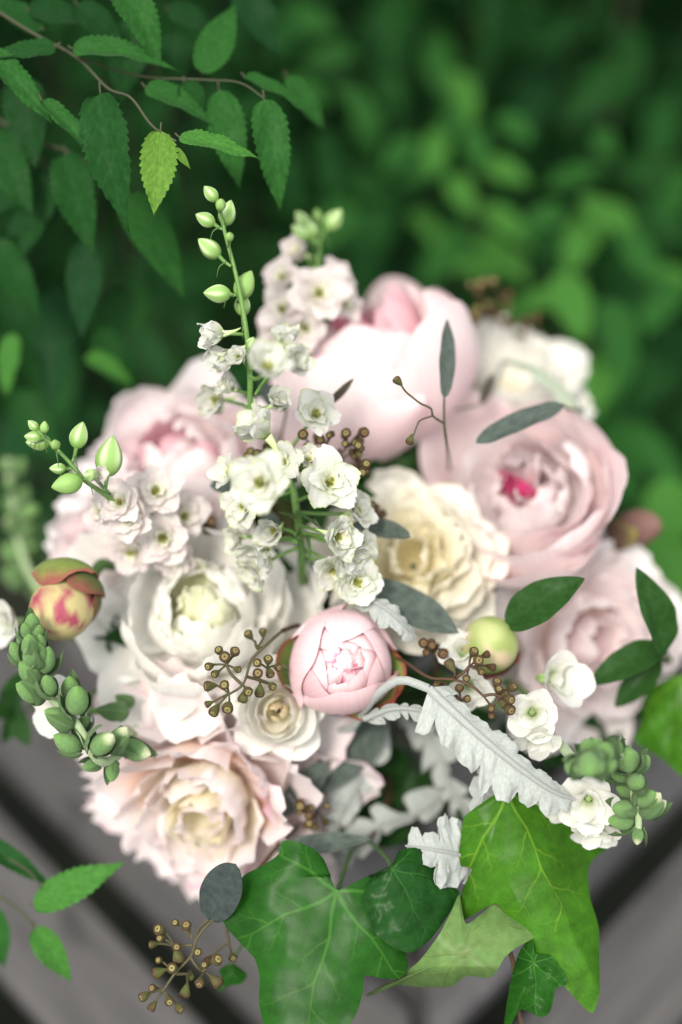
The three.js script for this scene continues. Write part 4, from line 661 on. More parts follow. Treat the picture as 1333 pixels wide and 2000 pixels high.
{
  const t = thing('stock_stem', 'white stock blossom beneath the crimson streaked green bud', 'stock flower', 'stock stems');
  stockFlower(t, P(28, 1215, 0.06), dir(-0.6, 0, 0.8), 56 * MM, 51, 5, 0.8); stem(t, P(60, 1240, 0.075), dir(-0.6, 0.1, 0.7), 0.002, M.stemLight);
}
{
  const L = []; srand(77);
  for (let k = 0; k < 20; k++) { const y = 905 + k * 13 + rr(-6, 6), s = k % 2 ? 1 : -1, x = 26 + k * 1.6 + rr(-4, 4), e = rr(0.17, 0.2); L.push([x, y + 10, x + s * rr(14, 44), y - rr(-4, 34), e, k % 6 === 4 ? 1 : 0, e - rr(-0.006, 0.012)]); }
  const t = stock('blurred green stock spike standing behind the crimson streaked bud', [[18, 895, 0.185], [28, 980, 0.185], [40, 1070, 0.18], [80, 1150, 0.17], [190, 1220, 0.15]], 0.0018, 0.003, L, 1, 0, 0);
  stem(t, P(190, 1220, 0.15), dir(-0.6, 0.3, 0.7), 0.003, M.stemPale);
}

// ---------- eucalyptus: seed pods and grey leaves ----------
const POD = [[0.06, 0], [0.13, 0.10], [0.22, 0.28], [0.33, 0.52], [0.40, 0.74], [0.41, 0.84], [0.36, 0.93], [0.33, 1.0], [0.28, 0.985], [0.25, 0.93], [0.20, 0.95], [0.09, 0.94], [0.05, 1.02], [0.001, 1.03]];
const podGeo = [0, 1, 2].map((k) => {
  const body = [[0.105, 0.130, 0.036], [0.090, 0.088, 0.030], [0.085, 0.046, 0.023]][k], rim = [0.075, 0.040, 0.018], disc = [[0.27, 0.255, 0.09], [0.24, 0.20, 0.075], [0.17, 0.105, 0.045]][k];
  return sheet(12, POD.length - 1, (u, v) => {
    const i = Math.round(v * (POD.length - 1)), [r, y] = POD[i], a = u * Math.PI * 2, w = r * (1 + 0.04 * Math.cos(a * 4));
    const c = i < 5 ? mix3(body, mix3(body, rim, 0.35), i / 5) : i < 7 ? mix3(body, rim, 0.7) : i < 10 ? rim : i < 12 ? disc : [0.10, 0.06, 0.03];
    const j = 0.75 + 0.5 * (0.5 + nz(u * 7, i * 0.8, k)); return { p: [Math.cos(a) * w, y, Math.sin(a) * w], c: c.map((x) => x * j) };
  }, true);
});
// pods given in pixels; each hangs by its own stalklet from the nearest joint
function podCluster(t, sc, ox, oy, trunk, joints, pods, d, size, kind = 0, twig = M.twigGreen) {
  const q = (x, y, e = 0) => P(ox + x * sc, oy + y * sc, d + e);
  trunk.forEach((pts) => mesh('branch', tube(pts.map((p) => q(...p)), 0.00085, 0.00065, 6), twig, t));
  pods.forEach(([x, y, e = 0], k) => {
    let best = joints[0]; for (const j of joints) if (Math.hypot(j[0] - x, j[1] - y) < Math.hypot(best[0] - x, best[1] - y)) best = j;
    const a = q(best[0], best[1], best[2] ?? 0), L = size * MM * rr(0.76, 1.34), c = q(x, y, e - 0.004 * rnd()), out = c.clone().sub(a), face = out.clone().normalize().multiplyScalar(rr(0.5, 1)).addScaledVector(VT, rr(0.35, 1.0)).add(V(rr(-0.2, 0.2), rr(-0.2, 0.2), 0)).normalize();
    const b = c.clone().addScaledVector(face, -L * 0.6), m = mesh('seed_pod', podGeo[kind >= 0 ? (rnd() < 0.65 ? kind : (kind + 1) % 3) : Math.floor(rnd() * 3)], M.pod, t);
    aim(m, b, face, rnd() * 6); m.scale.setScalar(L);
    mesh('stalklet', tube([a, a.clone().lerp(b, 0.55).addScaledVector(VT, -0.001), b.clone().addScaledVector(face, L * 0.05)], 0.0005, 0.0006, 5, 6), twig, t);
  });
}
const eucGeo = [leafGeo({ wd: 0.16, fold: 0.12, bend: 0.10, wave: 0.02, wide: 0.45, pt: 0.95, NU: 8, NV: 24 }), leafGeo({ wd: 0.2, fold: 0.2, bend: -0.06, wave: 0.02, wide: 0.45, pt: 0.9, NU: 8, NV: 24, sd: 3 }), leafGeo({ wd: 0.34, fold: 0.10, bend: 0.05, wave: 0.03, wide: 0.5, pt: 0.62, NU: 10, NV: 24, sd: 5 })];
function plainLeaf(t, name, a, b, n, geo, mat, w) { const m = mesh(name, geo, mat, t), A = P(...a), B = P(...b), L = A.distanceTo(B); lay(m, A, B, n); geo.computeBoundingBox(); m.scale.x = w * MM / (geo.boundingBox.max.x - geo.boundingBox.min.x); return m; }
const euc = (label) => thing('eucalyptus_sprig', label, 'eucalyptus', 'eucalyptus sprigs');
srand(301);
{
  const t = euc('seeded eucalyptus cluster beside the pink peony bud');
  podCluster(t, 0.33, 380, 1150, [[[520, 250, 0.03], [440, 320, 0.012], [340, 420, 0.004], [285, 570, 0], [205, 625, 0]], [[285, 570, 0], [215, 500, 0], [185, 440, 0]], [[310, 520, 0], [380, 540, 0.004], [430, 560, 0.008]], [[400, 350, 0.008], [370, 350, 0.012], [360, 310, 0.016]]],
    [[205, 620], [190, 450], [285, 565], [385, 535, 0.004], [375, 345, 0.012], [430, 470, 0.008]],
    [[325, 275, 0.02], [405, 262, 0.02], [150, 370], [185, 408, -0.004], [237, 378], [92, 457], [128, 500], [253, 475], [182, 570, -0.004], [92, 575, 0.012], [378, 440, 0.004], [437, 425, 0.008], [490, 463, 0.01], [445, 495, 0.012], [376, 503], [313, 603, -0.004], [387, 605, 0.01], [457, 573, 0.01], [85, 680, 0.006], [122, 718], [200, 698, -0.003], [290, 640, 0.012]], 0, 22);
  stem(t, P(552, 1232, 0.03), dir(-0.3, 0, 1), 0.0012, M.twig);
}
{
  const t = euc('seeded eucalyptus cluster with brown twigs above the dusty miller leaf');
  podCluster(t, 0.43, 760, 1150, [[[0, 300, 0.05], [70, 330, 0.03], [190, 405, 0.012], [290, 412, 0.004], [375, 440, 0], [430, 487, 0]], [[290, 412, 0.004], [340, 380, 0], [365, 350, 0]], [[430, 487, 0], [470, 480, 0], [510, 490, 0]], [[250, 430, 0.01], [300, 480, 0.014], [340, 520, 0.016]]],
    [[365, 355], [430, 487], [500, 488], [240, 430, 0.01], [330, 505, 0.015], [300, 405]],
    [[383, 290], [402, 327, -0.003], [415, 373, -0.004], [353, 402, -0.004], [280, 347, 0.006], [440, 300, 0.01], [490, 430], [558, 450, 0.002], [545, 502, -0.003], [520, 520, 0.003], [462, 537, -0.002], [545, 545], [467, 572], [225, 435, 0.016], [265, 480, 0.018], [320, 455, 0.014], [352, 500, 0.016], [350, 555, 0.016], [465, 355, 0.016], [500, 460], [520, 480, 0.004]], 0, 21, 1, M.twig);
  stem(t, P(760, 1279, 0.05), dir(0.3, 0, 1), 0.0012, M.twig);
}
{
  const t = euc('seeded eucalyptus sprig with a dark oval leaf hanging over the grey slats');
  podCluster(t, 0.39, 0, 1450, [[[1180, 780, 0.03], [1075, 880, 0.006], [985, 985, 0], [960, 1065, 0], [875, 1160, 0], [818, 1245, 0]], [[965, 1015, 0], [915, 1018, 0], [870, 1022, 0]], [[955, 1075, 0], [985, 1120, 0], [1020, 1150, 0.002]], [[880, 1160, 0], [940, 1160, 0.004], [955, 1165, 0.006]]],
    [[965, 985], [875, 1022], [962, 1055], [1018, 1150], [870, 1158], [818, 1243], [935, 1160, 0.004]],
    [[883, 905, 0.004], [938, 922], [805, 940, 0.006], [808, 982, 0.004], [768, 1012, 0.012], [885, 1022, -0.005], [990, 1048, -0.004], [1080, 1092], [1022, 1118, -0.003], [800, 1092, 0.005], [893, 1072, 0.004], [865, 1132, -0.004], [795, 1152, 0.004], [955, 1168, 0.012], [1003, 1198], [1083, 1195, 0.002], [930, 1248, 0.012], [770, 1230], [725, 1270], [765, 1322, 0.002], [847, 1292, -0.003], [897, 1328]], 0, 23, 0);
  podCluster(t, 0.39, 0, 1450, [[[1130, 850, 0.02], [1140, 960, 0.022], [1150, 1020, 0.02]]], [[1145, 1000, 0.02]], [[1165, 1072, 0.016], [1045, 1090, 0.02]], 0, 24, 2);
  plainLeaf(t, 'leaf', [408, 1797, 0.006], [458, 1688, 0.0], dir(-0.25, 0.15, 1), eucGeo[2], M.eucDark, 84);
  mesh('leaf_stalk', tube([P(408, 1797, 0.006), P(390, 1812, 0.004), P(384, 1832, 0)], 0.0007, 0.0006, 5, 6), M.twigGreen, t);
  stem(t, P(460, 1754, 0.03), dir(-0.5, -0.5, 0.6), 0.0012, M.twig);
}
{
  const t = euc('slender grey eucalyptus leaf and budded twig lying against the pink globe peony');
  plainLeaf(t, 'leaf', [868, 778, 0.03], [880, 618, 0.045], dir(0.45, 0.1, 0.9), eucGeo[0], M.euc, 40);
  mesh('branch', tube([P(880, 930, 0.13), P(876, 890, 0.075), P(872, 860, 0.036), P(868, 826, 0.026), P(868, 778, 0.03)], 0.0009, 0.0006, 6), M.twigGreen, t);
  mesh('branch', tube([P(866, 826, 0.026), P(846, 812, 0.018), P(842, 798, 0.014), P(822, 788, 0.012), P(806, 776, 0.010), P(792, 764, 0.008), P(784, 752, 0.006)], 0.0006, 0.00045, 6), M.twigGreen, t);
  mesh('branch', tube([P(846, 812, 0.018), P(820, 822, 0.014), P(814, 834, 0.012), P(808, 850, 0.010)], 0.0005, 0.0004, 6), M.twigGreen, t);
  for (const [x, y, fx, fy, d] of [[778, 745, -0.6, 0.6, 0.005], [802, 858, -0.3, -0.8, 0.009]]) { const m = mesh('seed_pod', podGeo[0], M.pod, t), f = dir(fx, fy, 0.3); aim(m, P(x, y, d).addScaledVector(f, -0.003), f); m.scale.setScalar(0.0052); }
  stem(t, P(880, 930, 0.13), dir(0, 0.5, 0.8), 0.0013, M.twig);
}
for (const [label, leaves, base] of [
  ['blue grey eucalyptus leaf lying across the crimson hearted peony', [[[1100, 790, 0.05], [930, 862, 0.035], -0.1, 0.6, 2, 'euc', 50]], [1140, 800, 0.12]],
  ['short grey green eucalyptus leaf pointing at the cream garden rose', [[[690, 1022, 0.05], [800, 1046, 0.028], 0.1, 0.5, 2, 'euc', 46]], [660, 1020, 0.09]],
  ['broad grey eucalyptus leaf between the pink bud and the cream garden rose', [[[716, 1140, 0.045], [896, 1240, 0.030], 0.15, 0.5, 1, 'euc', 84], [[870, 1010, 0.08], [905, 1065, 0.07], 0.2, 0.3, 0, 'euc', 26]], [700, 1130, 0.1]],
  ['long shadowed eucalyptus leaves below the pink bud', [[[752, 1400, 0.075], [598, 1560, 0.065], -0.2, 0.3, 1, 'euc', 92], [[540, 1660, 0.045], [724, 1634, 0.035], 0, 0.7, 0, 'euc', 46], [[640, 1490, 0.06], [540, 1600, 0.06], -0.2, 0.2, 1, 'euc', 60]], [760, 1390, 0.12]],
  ['small dark eucalyptus leaves among the larkspur florets', [[[470, 945, 0.05], [410, 950, 0.045], 0, 0.3, 1, 'euc', 44], [[520, 1000, 0.055], [540, 1060, 0.05], 0, 0.3, 1, 'euc', 44], [[560, 800, 0.06], [505, 750, 0.06], 0.2, 0.3, 1, 'euc', 46]], [520, 1000, 0.1]],
  ['folded brown eucalyptus leaf against the pink globe peony', [[[640, 792, 0.04], [692, 740, 0.034], 0.7, 0.3, 0, 'eucBrown', 18], [[940, 790, 0.1], [962, 730, 0.1], 0.4, 0.2, 1, 'eucBrown', 26]], [630, 830, 0.1]],
]) {
  const t = euc(label);
  leaves.forEach(([a, b, fx, fy, g, m, w]) => { plainLeaf(t, 'leaf', a, b, dir(fx, fy, 1), eucGeo[g], M[m], w); mesh('leaf_stalk', tube([P(...a), P(lerp(a[0], base[0], 0.3), lerp(a[1], base[1], 0.3) + 6, lerp(a[2], base[2], 0.5)), P(...base)], 0.0006, 0.0009, 5, 6), M.twigGreen, t); });
  stem(t, P(...base), dir(0, 0.3, 0.9), 0.0012, M.twig);
}
function looseCluster(label, cx, cy, sx, sy, n, d, size, kind, sd, dd = 0.02) {
  const t = euc(label), joints = [], pods = []; srand(sd);
  for (let k = 0; k < Math.ceil(n / 4); k++) joints.push([cx + rr(-0.6, 0.6) * sx, cy + rr(-0.6, 0.6) * sy, rr(0, dd)]);
  for (let k = 0; k < n; k++) pods.push([cx + rr(-1, 1) * sx, cy + rr(-1, 1) * sy, rr(-dd, dd) * 0.6]);
  podCluster(t, 1, 0, 0, joints.map((j) => [[cx + sx * 0.3, cy + sy * 1.6, 0.03], [(cx + j[0]) / 2, (cy + j[1]) / 2 + sy * 0.3, 0.016], j]), joints, pods, d, size, kind, M.twig);
  stem(t, P(cx + sx * 0.3, cy + sy * 1.6, d + 0.03), dir(0, 0.4, 0.9), 0.0013, M.twig);
}
looseCluster('brown seeded eucalyptus rising against the dark hedge above the white ruffled peony', 955, 590, 42, 46, 20, 0.165, 25, 2, 401);
looseCluster('few brown eucalyptus pods at the rim of the white ruffled peony', 1030, 640, 26, 26, 8, 0.17, 24, 2, 402);
looseCluster('dense golden brown eucalyptus seeds deep behind the white larkspur florets', 652, 884, 64, 40, 44, 0.035, 21, -1, 403);
looseCluster('seeds of eucalyptus glinting behind the larkspur floret spur', 505, 884, 28, 14, 9, 0.03, 22, 0, 404, 0.01);
looseCluster('orange brown eucalyptus seeds between the shaggy peony and the grey leaves', 598, 1590, 44, 26, 12, 0.05, 21, 1, 405);
looseCluster('reddish eucalyptus seeds next to the broad grey eucalyptus leaf', 845, 1262, 34, 16, 9, 0.03, 22, 2, 406);
looseCluster('shadowed brown eucalyptus seeds under the left pink peony', 412, 1030, 28, 18, 10, 0.07, 22, 2, 407);
looseCluster('brown eucalyptus seeds beside the short grey green leaf', 728, 1000, 22, 14, 7, 0.05, 21, 2, 408);

// ---------- dusty miller: white felted, lobed leaves with a thick rib ----------
// side: [half width, lobes, depth of the cuts] to either hand of the rib, in px
function feltLeaf(t, pts, up, L, Rr, mat, rib = 0.0016, curl = 0.25, sd = 0, start = 0) {
  const c = new THREE.CatmullRomCurve3(pts.map((p) => P(...p)), false, 'centripetal'), N = 130;
  const half = (v, s) => { const [w, n, cut] = s, env = Math.pow(Math.max(0, Math.sin(Math.PI * Math.pow(lerp(start, 1, v), 0.75))), 0.55) * sstep(1.0, 0.93, v) + 0.02, ph = v * n + 0.9 * nz(v * 4, sd), fr = ph - Math.floor(ph); return w * MM * env * (1 - cut + cut * Math.pow(Math.abs(Math.sin(Math.PI * fr)), 0.5)) * (1 + 0.5 * nz(Math.floor(ph) * 1.7, sd)) * (1 - 0.07 * Math.abs(Math.sin(ph * 7.5 + sd))); };
  mesh('blade', sheet(14, N, (uu, v) => {
    const u = uu * 2 - 1, p = c.getPointAt(v), T = c.getTangentAt(v), S = T.clone().cross(up).normalize(), n = S.clone().cross(T).normalize(), w = half(v, u < 0 ? L : Rr), s = u < 0 ? L : Rr;
    p.addScaledVector(S, u * w).addScaledVector(T, Math.abs(u) * w * 0.5).addScaledVector(n, -curl * w * u * u + 0.34 * w * Math.abs(u) * nz(u * 1.6, v * 9, sd) + 0.16 * w * Math.abs(u) * nz(u * 3, v * 24, sd) - 0.10 * w * Math.abs(u) * Math.pow(Math.abs(Math.cos(Math.PI * v * s[1])), 4));
    return { p: p.toArray(), t: [uu * 1.4, v * 5] };
  }), mat, t);
  mesh('rib', tube(pts.map((p) => P(p[0], p[1], p[2] - 0.0008)), rib, rib * 0.35, 8, 24), mat, t);
}
const dusty = (label) => thing('dusty_miller', label, 'dusty miller', 'dusty miller leaves');
{
  const t = dusty('bright white dusty miller leaf with lobed edge in front of the green ivy');
  feltLeaf(t, [[838, 1345, 0.002], [880, 1385, -0.002], [950, 1448, -0.006], [1030, 1512, -0.006], [1085, 1548, -0.004], [1124, 1562, 0]], dir(0.15, 0.4, 0.9), [36, 9, 0.16], [72, 8, 0.46], M.felt, 0.0022, 0.22, 2, 0.16);
  mesh('rib', tube([P(690, 1420, 0.05), P(745, 1350, 0.012), P(785, 1328, 0.004), P(838, 1345, 0.001)], 0.0022, 0.0022, 8, 14), M.felt, t);
  stem(t, P(690, 1420, 0.05), dir(0.3, 0.2, 0.8), 0.002, M.felt);
}
{
  const t = dusty('narrow knobbed dusty miller leaf under the edge of the pink bud');
  feltLeaf(t, [[712, 1404, 0.028], [770, 1384, 0.018], [820, 1388, 0.012], [872, 1412, 0.012]], dir(0, 0.3, 0.9), [14, 5, 0.8], [28, 5, 0.85], M.felt, 0.0016, 0.2, 4);
  stem(t, P(712, 1404, 0.03), dir(0.3, 0, 0.8), 0.0016, M.felt);
}
{
  const t = dusty('pale dusty miller frill above the pink bud by the broad grey leaf');
  feltLeaf(t, [[690, 1165, 0.035], [740, 1180, 0.022], [780, 1210, 0.018], [815, 1246, 0.024]], dir(0.2, 0.5, 0.8), [26, 5, 0.35], [34, 5, 0.35], M.felt, 0.0012, 0.4, 6);
  stem(t, P(690, 1165, 0.036), dir(0.3, 0.2, 0.8), 0.0014, M.felt);
}
{
  const t = dusty('grey dusty miller leaf with deep round lobes in the shade below the pink bud');
  feltLeaf(t, [[752, 1405, 0.085], [728, 1470, 0.078], [690, 1548, 0.07], [645, 1632, 0.068]], dir(0, -0.1, 1), [40, 3.4, 0.9], [70, 2.7, 0.92], M.felt, 0.0020, 0.1, 8);
  feltLeaf(t, [[870, 1546, 0.09], [810, 1590, 0.082], [740, 1612, 0.075], [660, 1700, 0.075]], dir(0, 0.1, 0.9), [34, 3.4, 0.92], [52, 3.2, 0.92], M.felt, 0.0016, 0.1, 9);
  feltLeaf(t, [[780, 1400, 0.1], [850, 1460, 0.085], [880, 1540, 0.08], [930, 1610, 0.08]], dir(0.1, -0.1, 1), [44, 3.2, 0.9], [50, 3.4, 0.9], M.felt, 0.002, 0.1, 10);
  stem(t, P(752, 1405, 0.088), dir(0, 0, 1), 0.002, M.felt);
}
{
  const t = dusty('curled pale dusty miller leaf tucked behind the bright ivy leaf');
  feltLeaf(t, [[960, 1700, 0.03], [905, 1672, 0.018], [850, 1660, 0.010], [792, 1652, 0.012]], dir(0.1, 0.35, 0.9), [66, 6, 0.3], [60, 6, 0.3], M.felt, 0.0013, -0.2, 12);
  feltLeaf(t, [[985, 1490, 0.03], [950, 1530, 0.018], [940, 1570, 0.014], [925, 1610, 0.016]], dir(0.1, 0.35, 0.9), [36, 4, 0.5], [36, 4, 0.4], M.felt, 0.0012, 0.2, 13);
  stem(t, P(985, 1560, 0.05), dir(0, -0.4, 0.9), 0.0016, M.felt);
}
{
  const t = dusty('pale green dusty miller leaf arching over the crimson hearted peony');
  feltLeaf(t, [[985, 705, 0.14], [1050, 722, 0.125], [1105, 765, 0.115], [1140, 825, 0.11], [1150, 900, 0.115]], dir(0.4, 0.5, 0.8), [20, 6, 0.5], [22, 6, 0.5], M.feltGreen = phys({ color: lin(0.40, 0.47, 0.36), map: T_felt, roughness: 0.97, transmission: 0.12, specularIntensity: 0.2 }), 0.0018, 0.5, 15);
  stem(t, P(985, 705, 0.14), dir(0.2, 0.6, 0.5), 0.0016, M.felt);
}

// ---------- glossy green leaves ----------
const ruscusGeo = [leafGeo({ wd: 0.27, fold: 0.22, bend: 0.14, wave: 0.03, wide: 0.42, pt: 0.95, NU: 10, NV: 30, sd: 1 }), leafGeo({ wd: 0.22, fold: 0.5, bend: 0.2, wave: 0.04, wide: 0.42, pt: 1, NU: 10, NV: 30, sd: 4, twist: 0.6 })];
for (const [label, leaves, base] of [
  ['glossy dark green pointed leaf above the smooth lime green bud', [[[990, 1222, 0.030], [1134, 1126, 0.012], -0.15, 0.55, 0, 88]], [975, 1230, 0.09]],
  ['twisted dark green leaves at the outer edge of the pale blush peony', [[[1296, 1282, 0.045], [1262, 1112, 0.03], 0.5, 0.2, 1, 80], [[1300, 1262, 0.05], [1150, 1330, 0.04], -0.1, 0.7, 0, 70], [[1290, 1290, 0.06], [1200, 1380, 0.06], -0.1, 0.5, 0, 60]], [1310, 1290, 0.1]],
]) {
  const t = thing('ruscus_sprig', label, 'foliage', 'glossy leaf sprigs'); leaves.forEach(([a, b, fx, fy, g, w]) => { plainLeaf(t, 'leaf', a, b, dir(fx, fy, 1), ruscusGeo[g], M.ruscus, w); mesh('leaf_stalk', tube([P(...a), P((a[0] + base[0]) / 2, (a[1] + base[1]) / 2 + 4, (a[2] + base[2]) / 2), P(...base)], 0.0007, 0.0009, 5, 6), M.stem, t); });
  stem(t, P(...base), dir(0.2, 0, 0.9), 0.0015);
}
// dark greenery that fills the bouquet between the blooms
srand(515);
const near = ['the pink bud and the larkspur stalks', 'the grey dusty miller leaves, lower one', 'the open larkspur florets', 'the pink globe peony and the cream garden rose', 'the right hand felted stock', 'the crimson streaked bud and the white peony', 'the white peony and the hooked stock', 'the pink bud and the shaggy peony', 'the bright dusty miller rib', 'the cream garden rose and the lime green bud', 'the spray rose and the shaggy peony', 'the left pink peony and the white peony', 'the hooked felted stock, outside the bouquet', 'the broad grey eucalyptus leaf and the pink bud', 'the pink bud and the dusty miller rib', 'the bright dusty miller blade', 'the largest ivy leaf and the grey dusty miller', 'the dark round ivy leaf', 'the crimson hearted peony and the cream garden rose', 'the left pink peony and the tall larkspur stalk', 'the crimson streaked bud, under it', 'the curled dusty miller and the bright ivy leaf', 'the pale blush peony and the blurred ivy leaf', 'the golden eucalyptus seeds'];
let nearAt = 0;
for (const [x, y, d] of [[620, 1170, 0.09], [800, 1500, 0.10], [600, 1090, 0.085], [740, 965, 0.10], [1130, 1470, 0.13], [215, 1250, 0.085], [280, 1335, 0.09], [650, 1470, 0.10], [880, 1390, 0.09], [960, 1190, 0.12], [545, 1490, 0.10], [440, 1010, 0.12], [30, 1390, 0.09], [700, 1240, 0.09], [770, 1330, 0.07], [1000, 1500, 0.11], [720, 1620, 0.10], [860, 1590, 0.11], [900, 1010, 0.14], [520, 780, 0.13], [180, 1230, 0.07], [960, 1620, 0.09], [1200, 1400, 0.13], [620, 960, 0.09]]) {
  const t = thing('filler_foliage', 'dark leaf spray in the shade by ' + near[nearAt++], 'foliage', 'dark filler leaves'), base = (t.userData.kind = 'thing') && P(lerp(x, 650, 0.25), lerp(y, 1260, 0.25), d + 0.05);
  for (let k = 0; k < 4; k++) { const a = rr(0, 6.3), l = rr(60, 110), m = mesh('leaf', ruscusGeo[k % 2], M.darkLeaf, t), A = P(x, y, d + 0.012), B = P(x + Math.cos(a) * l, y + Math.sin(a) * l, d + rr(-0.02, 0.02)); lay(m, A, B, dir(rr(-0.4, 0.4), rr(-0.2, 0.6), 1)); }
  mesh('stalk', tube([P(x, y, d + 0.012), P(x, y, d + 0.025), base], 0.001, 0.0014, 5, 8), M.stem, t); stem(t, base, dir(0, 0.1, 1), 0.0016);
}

// ---------- ivy ----------
// a blade in its own plane (facing n): its outline in metres from where the stalk joins it, raised and bent along its own normal by z(right, up, rho) in the same units
function ivyLeaf(t, pet, outline, main, size, d0, n, z, mat, quilt = 0.0012, NR = 40, NA = 150) {
  const o = P(pet[0], pet[1], d0), e1 = VR.clone().addScaledVector(n, -VR.dot(n)).normalize(), e2 = n.clone().cross(e1), eye = camera.position;
  const pts = outline.map(([x, y]) => { const r = P(x, y, 0).sub(eye), q = eye.clone().addScaledVector(r, o.clone().sub(eye).dot(n) / r.dot(n)).sub(o); return V(q.dot(e1), q.dot(e2), 0); });
  const c = new THREE.CatmullRomCurve3(pts, true, 'catmullrom', 0.35), m = main * Math.PI / 180, fx = Math.cos(m), fy = -Math.sin(m), S = size * MM, sd = d0 * 40;
  const g = sheet(NA, NR, (u, v) => {
    const q = c.getPoint(u % 1), r = Math.pow(v, 0.85), x = q.x * r, y = q.y * r, U = 0.5 + (-x * fy + y * fx) / S, W = 0.5 - (x * fx + y * fy) / S;
    return { p: [x, y, z(x / MM, y / MM, r) + quilt * (nz(U * 9, W * 9, sd) * 1.6 + 0.45 * nz(U * 17, W * 17, 3)) * sstep(0, 0.25, r)], t: [U, W] };
  });
  const l = mesh('leaf', g, mat, t); l.position.copy(o); l.quaternion.setFromRotationMatrix(new THREE.Matrix4().makeBasis(e1, e2, n)); return l;
}
const ivyT = (label) => thing('ivy_sprig', label, 'ivy', 'ivy at the foot of the bouquet'), Z6 = (x, y) => [380 + x * 0.36, 1600 + y * 0.36], Z7 = (x, y) => [700 + x * 0.475, 1500 + y * 0.475];
{
  const t = ivyT('large dark glossy ivy leaf with pale veins beside the dark oval eucalyptus leaf');
  const O = [[772, 380], [728, 335], [716, 262], [690, 205], [640, 158], [560, 122], [476, 118], [455, 188], [370, 250], [262, 303], [205, 395], [138, 520], [172, 600], [260, 692], [322, 762], [350, 872], [346, 1000], [375, 1130], [440, 1240], [560, 1370], [700, 1260], [820, 1150], [885, 1040], [915, 930], [925, 850], [1010, 865], [1110, 870], [1160, 800], [1120, 640], [1080, 480], [1060, 330], [1040, 262], [930, 312], [850, 352], [795, 385]].map((p) => Z6(...p));
  ivyLeaf(t, Z6(772, 392), O, 104, 620, 0.004, dir(-0.06, 0.26, 1), (x, y, r) => -0.014 * r * r * sstep(20, 200, x) - 0.006 * r * r * sstep(-60, -220, x) - (y > 30 && x > -110 ? 0.00016 * Math.max(0, x + 70) * r : 0), M.ivy, 0.0006);
  mesh('leaf_stalk', tube([P(...Z6(772, 392), 0.004), P(665, 1722, 0.022), P(690, 1650, 0.07)], 0.0011, 0.0012, 7, 10), M.stem, t);
  const O2 = [[768, 1684], [782, 1660], [815, 1653], [846, 1664], [864, 1698], [884, 1722], [906, 1738], [888, 1775], [862, 1812], [840, 1838], [805, 1860], [770, 1850], [738, 1826], [728, 1804], [711, 1764], [716, 1730], [740, 1708]];
  ivyLeaf(t, [767, 1697], O2, 62, 300, 0.0, dir(0.05, 0.35, 1), (x, y, r) => -0.0001 * Math.max(0, x - 30) * r - 0.004 * r * r, M.ivyDark, 0.0006);
  mesh('leaf_stalk', tube([P(767, 1697, 0.0), P(758, 1680, 0.02), P(720, 1640, 0.07)], 0.0009, 0.0011, 7, 10), M.stem, t);
  mesh('vine', tube([P(690, 1650, 0.07), P(720, 1640, 0.07), P(760, 1560, 0.10)], 0.0013, 0.0015, 6, 10), M.twig, t);
  stem(t, P(760, 1560, 0.10), dir(0, -0.6, 0.7), 0.0016, M.twig);
}
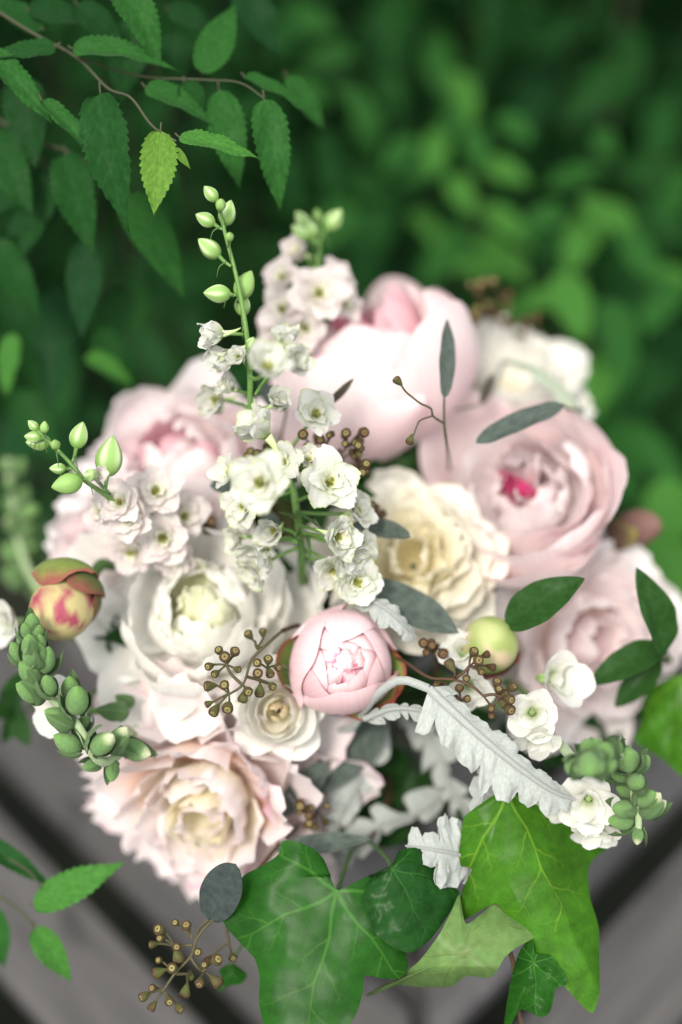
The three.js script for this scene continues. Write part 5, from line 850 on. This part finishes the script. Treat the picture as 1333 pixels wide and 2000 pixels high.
{
  const t = ivyT('bright yellow green ivy leaf folded along its rib under the white dusty miller');
  const O = [[606, 84], [540, 124], [445, 200], [432, 300], [424, 400], [470, 412], [490, 440], [448, 495], [436, 560], [440, 642], [500, 606], [580, 560], [640, 640], [700, 740], [780, 830], [860, 910], [930, 985], [968, 1008], [992, 930], [1008, 800], [1020, 680], [1010, 620], [988, 540], [990, 430], [1020, 385], [1090, 345], [1130, 312], [1040, 220], [920, 140], [760, 96], [680, 84]].map((p) => Z7(...p));
  ivyLeaf(t, Z7(612, 100), O, 66, 560, 0.012, dir(0.05, 0.22, 1), (x, y, r) => { const s = x * Math.sin(1.15) + y * Math.cos(1.15); return s > 0 ? -0.00024 * s * (0.5 + 0.5 * r) : 0.00004 * s * r - 0.0001 * Math.max(0, -s - 70) * r; }, M.ivyLight, 0.0007);
  // underside of a rolled leaf
  const O4 = [[440, 640], [500, 600], [560, 552], [625, 578], [700, 592], [746, 638], [742, 682], [705, 708], [650, 738], [600, 782], [562, 846], [520, 866], [440, 858], [372, 904], [250, 912], [130, 902], [18, 948], [-20, 950], [60, 908], [130, 872], [240, 800], [330, 690], [380, 590], [410, 520]].map((p) => Z7(...p));
  ivyLeaf(t, Z7(430, 760), O4, 180, 420, -0.008, dir(-0.15, 0.3, 1), (x, y, r) => { const s = (x * 0.55 + y * 0.83) / 60; return 0.012 * (Math.cos(Math.max(-2.2, Math.min(2.2, s))) - 1) * r - (y < -25 ? 0.0004 * (-y - 25) * r : 0); }, M.ivyUnder, 0.0008);
  const O5 = [[730, 762], [792, 770], [850, 838], [856, 890], [815, 908], [792, 1000], [752, 1026], [702, 1000], [676, 1002], [652, 1060], [628, 1060], [652, 850], [682, 740], [720, 705]].map((p) => Z7(...p));
  ivyLeaf(t, Z7(722, 800), O5, 90, 260, -0.004, dir(0.1, 0.3, 1), (x, y, r) => -0.0003 * Math.max(0, -x) * r, M.ivy, 0.0012);
  mesh('vine', tube([P(1035, 2060, 0.02), P(1010, 1960, 0.016), P(1003, 1880, 0.012), P(995, 1850, 0.012), P(985, 1700, 0.04), P(960, 1560, 0.08)], 0.0010, 0.0014, 7, 24), M.twig, t);
  mesh('leaf_stalk', tube([P(...Z7(612, 100), 0.012), P(980, 1535, 0.03), P(960, 1560, 0.08)], 0.001, 0.0012, 7, 8), M.stemLight, t);
  stem(t, P(960, 1560, 0.08), dir(0.3, -0.6, 0.7), 0.0016, M.twig);
}
{
  const t = ivyT('out of focus yellow green ivy leaf above the right hand slats');
  ivyLeaf(t, [1330, 1320], [[1340, 1318], [1300, 1330], [1262, 1342], [1255, 1395], [1238, 1445], [1290, 1478], [1345, 1520], [1420, 1480], [1440, 1390], [1400, 1330]], 90, 330, 0.09, dir(-0.3, 0.3, 1), (x, y, r) => -0.006 * r * r, M.ivyLight, 0.002, 10, 60);
  mesh('leaf_stalk', tube([P(1330, 1320, 0.09), P(1300, 1320, 0.10), P(1240, 1330, 0.13)], 0.0009, 0.0012, 6, 8), M.stem, t); stem(t, P(1240, 1330, 0.13), dir(0.8, 0, 0.4), 0.0016, M.twig);
}
{
  const t = ivyT('small shaded ivy leaf behind the hanging eucalyptus seeds');
  ivyLeaf(t, [452, 1884], [[450, 1882], [425, 1896], [432, 1912], [420, 1938], [448, 1926], [470, 1922], [482, 1906], [468, 1892]], 120, 130, 0.045, dir(-0.2, 0.2, 1), (x, y, r) => -0.002 * r * r, M.ivy, 0.001, 8, 40);
  mesh('leaf_stalk', tube([P(452, 1884, 0.045), P(470, 1850, 0.05), P(520, 1780, 0.08)], 0.0007, 0.001, 6, 8), M.stem, t); stem(t, P(520, 1780, 0.08), dir(-0.2, -0.8, 0.4), 0.0014, M.twig);
}
renderer.render(scene, camera);
